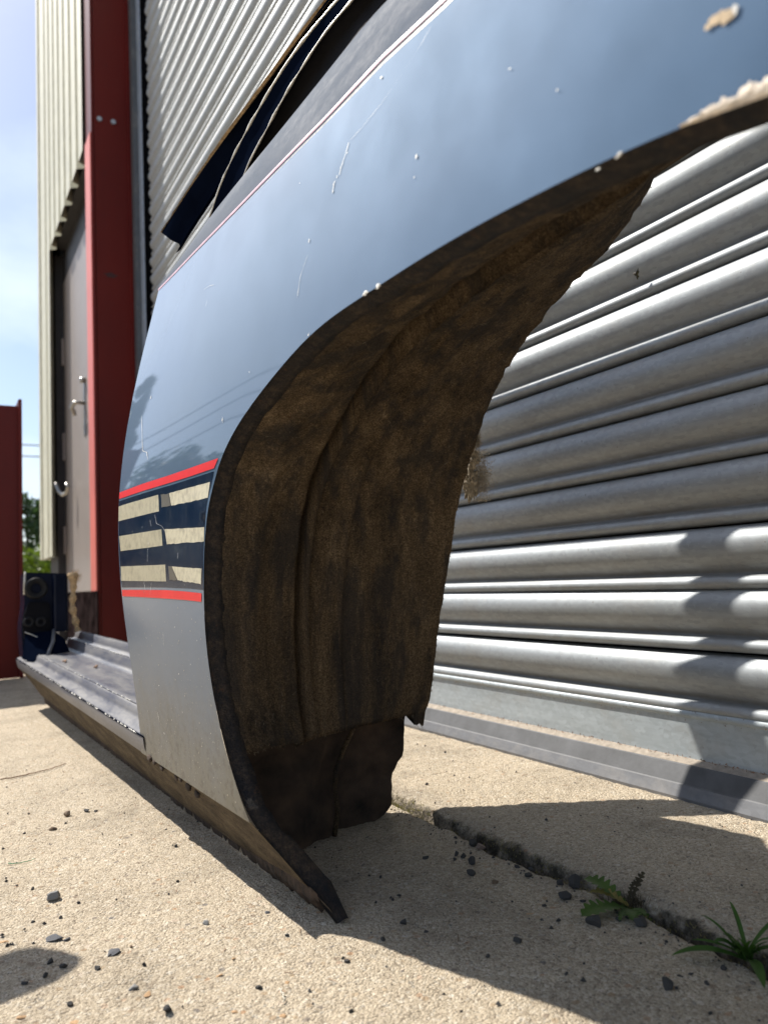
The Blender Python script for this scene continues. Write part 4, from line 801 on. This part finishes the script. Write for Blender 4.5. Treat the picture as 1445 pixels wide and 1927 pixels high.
# ------------------------------------------------------------------ loose stones
KN = {'k': ('gravel_stone', 'stone_k', 'small black gravel chip loose on the concrete', 'small black gravel chips on the concrete'),
      'p': ('stone', 'stone_p', '', ''), 'b': ('stone', 'stone_b', 'small brown stone loose on the concrete', 'small brown stones on the concrete'),
      'g': ('stone', 'stone_g', 'pale grey stone chip on the sunlit concrete', 'grey stones on the concrete'),
      's': ('slate_flake', 'stone_s', 'thin dark slate flake lying on the sunlit concrete', 'slate flakes on the concrete'),
      'o': ('pebble', 'stone_o', 'small orange pebble set in the concrete', 'orange pebbles in the concrete')}
SPECIAL = {0: ('black angular stone touching the pink stone where the joint meets the shadow edge', .8), 1: ('pinkish grey stone lying against the joint, the only pink one', .8),
 2: ('single black gravel chip in the shade nearest the tip of the dark inner sill', .7), 4: ('largest chip of the tight three chip cluster left of the joint', .8), 3: ('leftmost upper chip of the tight three chip cluster left of the joint', .8), 5: ('smallest lower chip of the tight three chip cluster left of the joint', .7),
 6: ('upper of two black stones stacked one behind the other below the pink stone', .85), 7: ('lower of two black stones lying one behind the other below the pink stone', .75),
 8: ('small black stone between the brown stone and the joint, upper of three', .8), 9: ('front chip of a touching pair of black stones left of the dandelion stones', .8), 10: ('rear smaller chip of a touching pair of black stones beside the joint', .8),
 11: ('reddish brown flat sided stone in the shade below the stacked pair', .6), 12: ('small black stone left of the biggest black stone behind the dandelion', .75), 13: ('big rounded black stone behind the left dandelion leaf', .85), 14: ('oval black stone lying just below the big rounded one by the dandelion', .7),
 15: ('black stone with flat top under the tip of the lowest dandelion leaf', .8), 16: ('blocky black stone just right below the dandelion leaves', .75), 17: ('big dark angular rock wedged in the joint right of the dandelion', .85),
 18: ('lone flat black stone in the middle of the shaded concrete', .6), 19: ('large angular black stone in the shaded right foreground', .85), 20: ('tiny chip right beside the large angular stone in the right foreground', .8), 21: ('tiny chip just below the large angular stone in the right foreground', .8),
 22: ('black chip alone in the shade to the right of the arch tip', .75), 23: ('flat black chip right below the lone chip by the arch tip', .5), 28: ('black chip in front of the long leaved weed', .7),
 43: ('left flake of the dark crumbs between the big foreground stone and the weed', .35), 44: ('right flake of the dark crumbs between the big foreground stone and the weed', .35), 36: ('black chip tucked under the left dandelion leaf', .7), 46: ('small dark chip between the two stones below the dandelion', .7),
 48: ('grey faceted stone standing alone on the sunlit concrete at left', .85), 49: ('brown stone beside the two dark chips, far left concrete', .8), 50: ('larger dark chip of the pair behind the brown stone at left', .6), 51: ('smaller dark chip of the pair behind the brown stone at left', .7), 52: ('flat tan brown stone in front of the other brown stone at left', .45),
 54: ('largest dark slate flake lying on the sunlit concrete at left', .2), 55: ('small slate piece just right of the largest slate flake', .35), 56: ('long dark slate flake right of the largest one on the sunlit concrete', .2), 64: ('dark slate chip near the shadow edge below the arch tip', .4),
 57: ('black stone on the upper edge of the small shadow at lower left', .8), 58: ('black stone inside the tip of the small shadow at lower left', .8), 59: ('black stone in the middle of the small shadow at lower left', .7), 60: ('flat black stone in the left part of the small shadow', .45),
 61: ('dark chip just right of the tip of the small lower left shadow', .6), 62: ('largest dark stone at the bottom edge of the sunlit foreground', .7), 63: ('dark chip beside the pale twig in the sunlit foreground', .7), 66: ('grey stone chip in the middle of the sunlit foreground', .6), 67: ('grey pinkish chip in the sunlit foreground, above the orange pebbles', .5),
 92: ('small brown stone right above the long slate flake', .6), 69: ('orange pebble at the lower left corner of the picture', .3), 70: ('orange pebble at the bottom edge beside the lower left corner', .3), 71: ('orange pebble below the pale twig', .3), 74: ('reddish pebble at the left edge above the small shadow', .3), 73: ('orange pebble in the sunlit foreground beside the grey pinkish chip', .3), 68: ('rust orange pebble near the grey faceted stone', .4),
 81: ('orange brown pebble between the largest foreground stone and the pale twig', .3), 83: ('orange pebble above the orange brown one in the foreground', .3), 72: ('orange pebble just above the pale twig', .3), 45: ('flat orange pebble in the shade left of the dandelion', .3), 89: ('orange pebble beside the grey chip, right of centre in the sunlit foreground', .3), 82: ('small orange pebble alone in the sunlit foreground near the shadow edge', .3)}

protos = {}
def stone_mesh(kind, v):
    bm = bmesh.new(); bmesh.ops.create_icosphere(bm, subdivisions=3, radius=1)
    sd = Vector((v * 7.3, ord(kind[0]) * 1.7, v * 3.1)); r = random.Random(v * 31 + ord(kind[0]))
    planes = [(Vector((r.gauss(0, 1), r.gauss(0, 1), r.gauss(0, 1))).normalized(), r.uniform(.42, .74)) for _ in range(11)]
    for q in bm.verts:
        p = q.co * (1 + .22 * noise.noise(q.co * 1.3 + sd))
        for n, d in planes:
            e = p.dot(n) - d
            if e > 0: p = p - n * e * .97
        q.co = p * (1 + .05 * noise.noise(q.co * 6 + sd))
    me = bpy.data.meshes.new(kind); bm.to_mesh(me); bm.free(); me.materials.append(M[KN[kind][1]]); return me
for i, (x, y, r, kd, px, py) in enumerate(D['stones']):
    key = (kd, i % 7)
    if key not in protos: protos[key] = stone_mesh(kd, i % 7)
    o = link(bpy.data.objects.new(KN[kd][0], protos[key]))
    flat = {'k': .72, 'p': .85, 'b': .6, 'g': .8, 's': .16, 'o': .30}[kd]
    if i in SPECIAL and SPECIAL[i][1]: flat = SPECIAL[i][1]
    r *= 1.02; q_ = rnd.uniform(.78, 1.2); o.scale = (r * q_, r * (1.9 - q_) * .95, r * flat); o.rotation_euler = (rnd.uniform(-.15, .15), rnd.uniform(-.15, .15), rnd.uniform(0, 6.28))
    zz_ = gz(x, y); o.location = (x, y, zz_ + r * flat * (.62 if kd != 'o' else .12) - .0006)
    if i in SPECIAL: tag(o, SPECIAL[i][0], 'stone', 'loose stones on the concrete')
    else: tag(o, KN[kd][2], 'stone', KN[kd][3])
# grit too fine to count
vs, fs = [], []
for i in range(1300):
    x = rnd.uniform(-.25, .80); y = rnd.uniform(.28, 1.5)
    if rnd.random() < .45: x = .515 + rnd.gauss(0, .014)
    r = abs(rnd.gauss(0, .0007)) + .00035; z = gz(x, y) + r * .3; k = len(vs)
    p = Vector((x, y, z)); vs.extend([p + Vector((r * rnd.uniform(.6, 1.3) * a, r * rnd.uniform(.6, 1.3) * b, r * c)) for a, b, c in ((1, 0, 0), (0, 1, 0), (-1, 0, 0), (0, -1, 0), (0, 0, .9), (0, 0, -.6))])
    fs.extend([(k, k + 1, k + 4), (k + 1, k + 2, k + 4), (k + 2, k + 3, k + 4), (k + 3, k, k + 4), (k + 1, k, k + 5), (k + 2, k + 1, k + 5), (k + 3, k + 2, k + 5), (k, k + 3, k + 5)])
o = mesh_obj('grit', vs, fs, M['stone_k'], None, False); tag(o, 'fine dark grit scattered over the concrete and along the joint', 'grit', kind='stuff')
vs, fs = [], []
for i in range(260):     # straw bits, pale specks
    x = rnd.uniform(-.1, .78); y = rnd.uniform(.3, 1.5); a = rnd.uniform(0, 6.28); l = rnd.uniform(.001, .006); w = .0003; z = gz(x, y) + .0006
    d = Vector((math.cos(a), math.sin(a), rnd.uniform(-.1, .2))) * l; s = Vector((-d.y, d.x, 0)).normalized() * w; p = Vector((x, y, z)); k = len(vs)
    vs.extend([p - d - s, p + d - s, p + d + s, p - d + s]); fs.append((k, k + 1, k + 2, k + 3))
o = mesh_obj('straw_bits', vs, fs, M['twig'], None, False); tag(o, 'tiny dry straw bits strewn over the concrete', 'litter', kind='stuff')
# moss and dry tufts in the joint
vs, fs = [], []
for i in range(5200):
    y = rnd.uniform(.84, 1.25) if i < 3400 else rnd.uniform(.33, .84)
    if i < 3400 and noise.noise(Vector((y * 30, 1, 0))) < -.25: continue
    x = .5285 + rnd.gauss(0, .006); z = gz(x, y) - .001
    hair(Vector((x, y, z)), Vector((rnd.gauss(0, .45), rnd.gauss(0, .45), 1)).normalized(), .0004, rnd.uniform(.002, .0095 if i < 3400 else .004))
o = mesh_obj('moss', vs, fs, M['moss'], None, False); tag(o, 'dry yellowish moss growing in the concrete joint', 'moss', kind='stuff')

# ------------------------------------------------------------------ weeds in the joint
def blade(name, base, tip, width, m, parent, lift=.012, serr=0.0, curl=0.0, fold=.25, n=15, bend=None):
    base, tip = Vector(base), Vector(tip); mid = base.lerp(tip, .55) + Vector((0, 0, lift)) + (Vector(bend) if bend else Vector((0, 0, 0)))
    rows = []
    N = n * (2 if serr else 1)
    for i in range(N + 1):
        t = i / N; p = base * (1 - t) ** 2 + mid * 2 * t * (1 - t) + tip * t * t
        d = ((mid - base) * (1 - t) + (tip - mid) * t).normalized(); s = d.cross(Vector((0, 0, 1)))
        s = s.normalized() if s.length > .05 else Vector((1, 0, 0)); up = s.cross(d)
        w = width * (math.sin(math.pi * min(1, t * .93 + .07)) ** .75) * (.45 + .75 * t if serr else 1.0)
        if serr: w *= 1 - serr * (.9 if i % 4 in (1,) else .45 if i % 4 in (2,) else 0) * (.7 + .6 * rnd.random())
        if t > .97: w *= .25
        c = curl * t; rows.append([p - s * w + up * w * (fold + c), p - s * w * .5 + up * w * fold * .3, p, p + s * w * .5 + up * w * fold * .3, p + s * w + up * w * (fold - c)])
    vs = [q for r in rows for q in r]
    return mesh_obj(name, vs, grid_faces(len(rows), 5), m, parent, True)
A = D['weedA']; wa = empty('dandelion_weed', (A[0], A[1], 0)); tag(wa, 'small jagged leaved dandelion weed among black stones in the joint', 'weed'); bz = max(0, gz(A[0], A[1])) + .001
def rel(p, b): return Vector((p[0] - b[0], p[1] - b[1], p[2]))
LA_ = D['leafA']
spec = [(0, .0125, 'leafg', .010), (1, .0135, 'leafg', .008), (2, .0110, 'leafy', .010), (4, .0095, 'leafg', .006), (5, .0090, 'leafg', .008), (6, .005, 'leafg', .008), (7, .0055, 'leafg', .004), (8, .004, 'leafg', .006)]
for k, w, m, lf in spec:
    blade('leaf', (rnd.uniform(-.002, .002), rnd.uniform(-.002, .002), bz), rel(LA_[k], A) + Vector((0, 0, gz(LA_[k][0], LA_[k][1]))), w, M[m], wa, lf, .62, rnd.uniform(-.2, .2))
blade('withered_leaf', (.002, .002, bz), rel(LA_[3], A), .0042, M['leafd'], wa, .006, .8, .5)
blade('withered_leaf', (.0, .003, bz), rel(LA_[3], A) + Vector((-.008, .004, -.006)), .0035, M['leafd'], wa, .006, .8, -.5)
vs, fs = [], []
for i in range(160): hair(Vector((rnd.gauss(.006, .006), rnd.gauss(.004, .006), bz)), Vector((rnd.gauss(.2, .5), rnd.gauss(0, .5), 1)).normalized(), .0003, rnd.uniform(.003, .014))
o = mesh_obj('dead_stems', vs, fs, M['leafd'], wa, False); o['kind'] = 'stuff'
B = D['weedB']; wb = empty('long_leaved_weed', (B[0], B[1], 0)); tag(wb, 'tufted weed with long narrow green leaves at the right edge of the joint', 'weed'); bz = max(0, gz(B[0], B[1])) + .001
LB_ = D['leafB']
spec = [(0, .0042, .012), (1, .0022, .010), (2, .0020, .012), (3, .0032, .012), (5, .0042, .010), (6, .0030, .012), (7, .0036, .010), (8, .0024, .006)]
for k, w, lf in spec:
    blade('leaf', (rnd.uniform(-.003, .003), rnd.uniform(-.003, .003), bz), rel(LB_[k], B) + Vector((0, 0, gz(LB_[k][0], LB_[k][1]))), w, M['grass'], wb, lf, 0, rnd.uniform(-.2, .2), .35)
for i in range(26):
    a = rnd.uniform(1.6, 5.2); l = rnd.uniform(.012, .03)
    blade('leaf', (rnd.uniform(-.004, .004), rnd.uniform(-.004, .004), bz), (l * math.cos(a) * .7, l * math.sin(a) * .7, bz + l * rnd.uniform(.4, 1.0)), rnd.uniform(.0011, .0022), M['grass'], wb, .006, 0, 0, .35)
loop = [(0, 0, bz), (-.001, -.006, .012), (.002, -.012, .020), (.008, -.020, .021), (.012, -.022, .014), (.009, -.017, .008)]
rows = []
for i, p in enumerate(smooth_path(loop, 22)): rows.append([p + Vector((-.0010, -.0008, 0)), p + Vector((.0010, .0008, .0004))])
strip('leaf', rows, M['grass'], wb)

# ------------------------------------------------------------------ twig and strands on the concrete
for nm, lab, cat, k, m, rad in (('twig', 'thin brown twig lying on the sunlit concrete by the sill', 'twig', 0, 'twig', .0011), ('plastic_strand', 'short green plastic strand on the sunlit concrete at left', 'litter', 1, 'greenfibre', .0006), ('pale_twig', 'short pale curved twig on the concrete near the front', 'twig', 2, 'paletwig', .0007)):
    pts = [Vector((p[0], p[1], gz(p[0], p[1]) + rad * .8 + .0004)) for p in smooth_path(D['twig'][k], 16)]
    for q in pts: q.z += .0006 * rnd.random(); q.x += rnd.uniform(-.0012, .0012)
    tag(tube(nm, pts, [rad * (1 - .5 * i / 15) for i in range(16)], M[m], None, 6), lab, cat)

# ------------------------------------------------------------------ unseen board on a stand, added left of the view to cast a shadow
tr = empty('shadow_trestle', (-.62, 1.16, 0)); tag(tr, 'unseen board on a low steel stand, added to cast the lower left shadow', 'shadow_trestle'); tr.location = (0, 0, 0)
pl = [(x + .024, y - .042) for x, y in [(-.135, 1.204), (-.155, 1.224), (-.195, 1.225), (-1.5, 1.27), (-1.5, 1.06), (-.60, 1.10), (-.198, 1.164), (-.160, 1.174), (-.14, 1.189)]]
bm = bmesh.new(); f = bm.faces.new([bm.verts.new((x, y, .60)) for x, y in pl[::-1]]); ge = bmesh.ops.extrude_face_region(bm, geom=[f])
for v in [q for q in ge['geom'] if isinstance(q, bmesh.types.BMVert)]: v.co.z -= .032
bmesh.ops.recalc_face_normals(bm, faces=list(bm.faces)); bm_obj('shadow_plank', bm, M['wood'], tr)
for x in (-.62, -1.40):
    tube('shadow_trestle_rail', [(x, 1.02, .555), (x, 1.30, .555)], .014, M['guide'], tr)
    for s in (-1, 1): tube('shadow_trestle_leg', [(x, 1.16 + s * .11, .555), (x, 1.16 + s * .20, .0)], .012, M['guide'], tr)

# ------------------------------------------------------------------ hedge, trees and overhead cables
def tree(name, lab, loc, h, rad, n, leaf, m, shape, seed, trunk=.09):
    r = random.Random(seed); root = empty(name, loc); tag(root, lab, 'tree' if trunk else 'hedge')
    if trunk:
        tube('trunk', [(0, 0, 0), (.02, .03, h * .4), (-.03, .0, h * .92)], [trunk, trunk * .7, trunk * .12], M['bark'], root)
    cl = []
    for i in range(70 if shape != 'cone' else 150):
        t = r.random(); 
        if shape == 'cone': z = h * (.12 + .88 * t); q = rad * (1 - t) ** .8 * math.sqrt(r.uniform(.15, 1)) + .05; s = rad * (.07 + .13 * (1 - t))
        else: z = h * (.08 + .80 * t); q = rad * math.sqrt(max(.03, 1 - (1.7 * t - .75) ** 2)) * math.sqrt(r.uniform(.1, 1)); s = rad * .26
        a = r.uniform(0, 6.28); cl.append((Vector((q * math.cos(a), q * math.sin(a), z)), s))
    vs, fs = [], []
    for i in range(n):
        c, s = r.choice(cl); d = Vector((r.gauss(0, 1), r.gauss(0, 1), r.gauss(0, .8))); p = c + d.normalized() * s * r.random() ** .4
        if p.z < .02: p.z = .02 + r.random() * .3
        u = Vector((r.gauss(0, 1), r.gauss(0, 1), r.gauss(0, .6))).normalized(); v = u.cross(Vector((r.gauss(0, 1), r.gauss(0, 1), r.gauss(0, 1)))).normalized(); l = leaf * r.uniform(.6, 1.3); k = len(vs)
        vs.extend([p - u * l, p + v * l * .45, p + u * l, p - v * l * .45]); fs.append((k, k + 1, k + 2, k + 3))
    mesh_obj('crown', vs, fs, m, root, False); return root
tree('hedge_bush', 'sunlit bright green hedge bush beyond the building corner', (1.25, 12.6, 0), 1.05, .75, 5200, .045, M['bush'], 'round', 3, 0)
tree('hedge_bush', 'taller dark green bush standing behind the bright hedge', (1.45, 15.2, 0), 2.3, .85, 5200, .06, M['bush2'], 'round', 5, .05)
tree('conifer_tree', 'tall dark conifer across the yard, mirrored in the car panel', (-2.4, 14.0, 0), 5.4, 1.9, 16000, .085, M['tree'], 'cone', 7, .12)
HB = [('leftmost', -3.4, 14.6), ('second', -5.0, 14.2), ('third', -6.8, 13.6), ('fourth', -8.8, 12.6), ('fifth', -10.8, 11.2), ('sixth', -12.8, 9.4), ('seventh', -14.2, 7.2), ('eighth', -15.2, 4.8)]
for hi, (w_, hx, hy) in enumerate(HB):
    q = tree('hedge_tree', '%s dark hedge tree of the row across the yard, counted from the conifer' % w_.replace('leftmost', 'first'), (hx, hy, 0), (3.0, 3.6, 3.1, 3.9, 3.4, 3.8, 3.3, 3.9)[hi], 1.5, 3000, .12, M['bush2'], 'round', 20 + hi, .10); q['group'] = 'hedge trees across the yard'
def cable(lab, z, y0, sag):
    pts = [(lerp(-26, 24, t), y0 + 2 * t, z - sag * 4 * t * (1 - t)) for t in np.linspace(0, 1, 30)]
    tag(tube('overhead_cable', pts, .018, M['cable'], None, 6), lab, 'cable', 'overhead cables')
cable('upper of the overhead cables crossing behind the building', 5.35, 24, .5); cable('lower of the overhead cables crossing behind the building', 5.05, 24, .55)
def span(lab, a, b, sag):
    a, b = Vector(a), Vector(b); pts = [a.lerp(b, t) - Vector((0, 0, sag * 4 * t * (1 - t))) for t in np.linspace(0, 1, 24)]
    tag(tube('overhead_cable', pts, .016, M['cable'], None, 6), lab, 'cable', 'overhead cables')
span('upper cable rising across the yard over the hedge trees', (-1.9, 19, 4.1), (-15.5, 3.0, 7.6), .3)
span('middle cable rising across the yard over the hedge trees', (-1.9, 19, 3.7), (-15.5, 3.0, 7.1), .35)
span('lowest cable rising across the yard over the hedge trees', (-1.9, 19, 3.3), (-15.5, 3.0, 6.3), .4)
for nm_, x, y, h_ in (('near', -15.5, 3.0, 8.0), ('far', -1.9, 19.0, 4.6)):
    p = empty('utility_pole', (x, y, 0)); tag(p, 'wooden utility pole carrying the %s end of the yard cables' % nm_, 'pole', 'utility poles')
    tube('shaft', [(0, 0, 0), (0, 0, h_)], [.13, .09], M['bark'], p); box_obj('crossarm', (-.4, -.05, h_ - .5), (.4, .05, h_ - .4), M['bark'], p)
for x, y in ((-26, 24), (24, 26)):
    p = empty('utility_pole', (x, y, 0)); tag(p, 'wooden utility pole at the %s end of the overhead cables' % ('left' if x < 0 else 'right'), 'pole', 'utility poles')
    tube('shaft', [(0, 0, 0), (0, 0, 5.9)], [.13, .09], M['bark'], p); box_obj('crossarm', (-.6, -.05, 5.3), (.6, .05, 5.4), M['bark'], p)
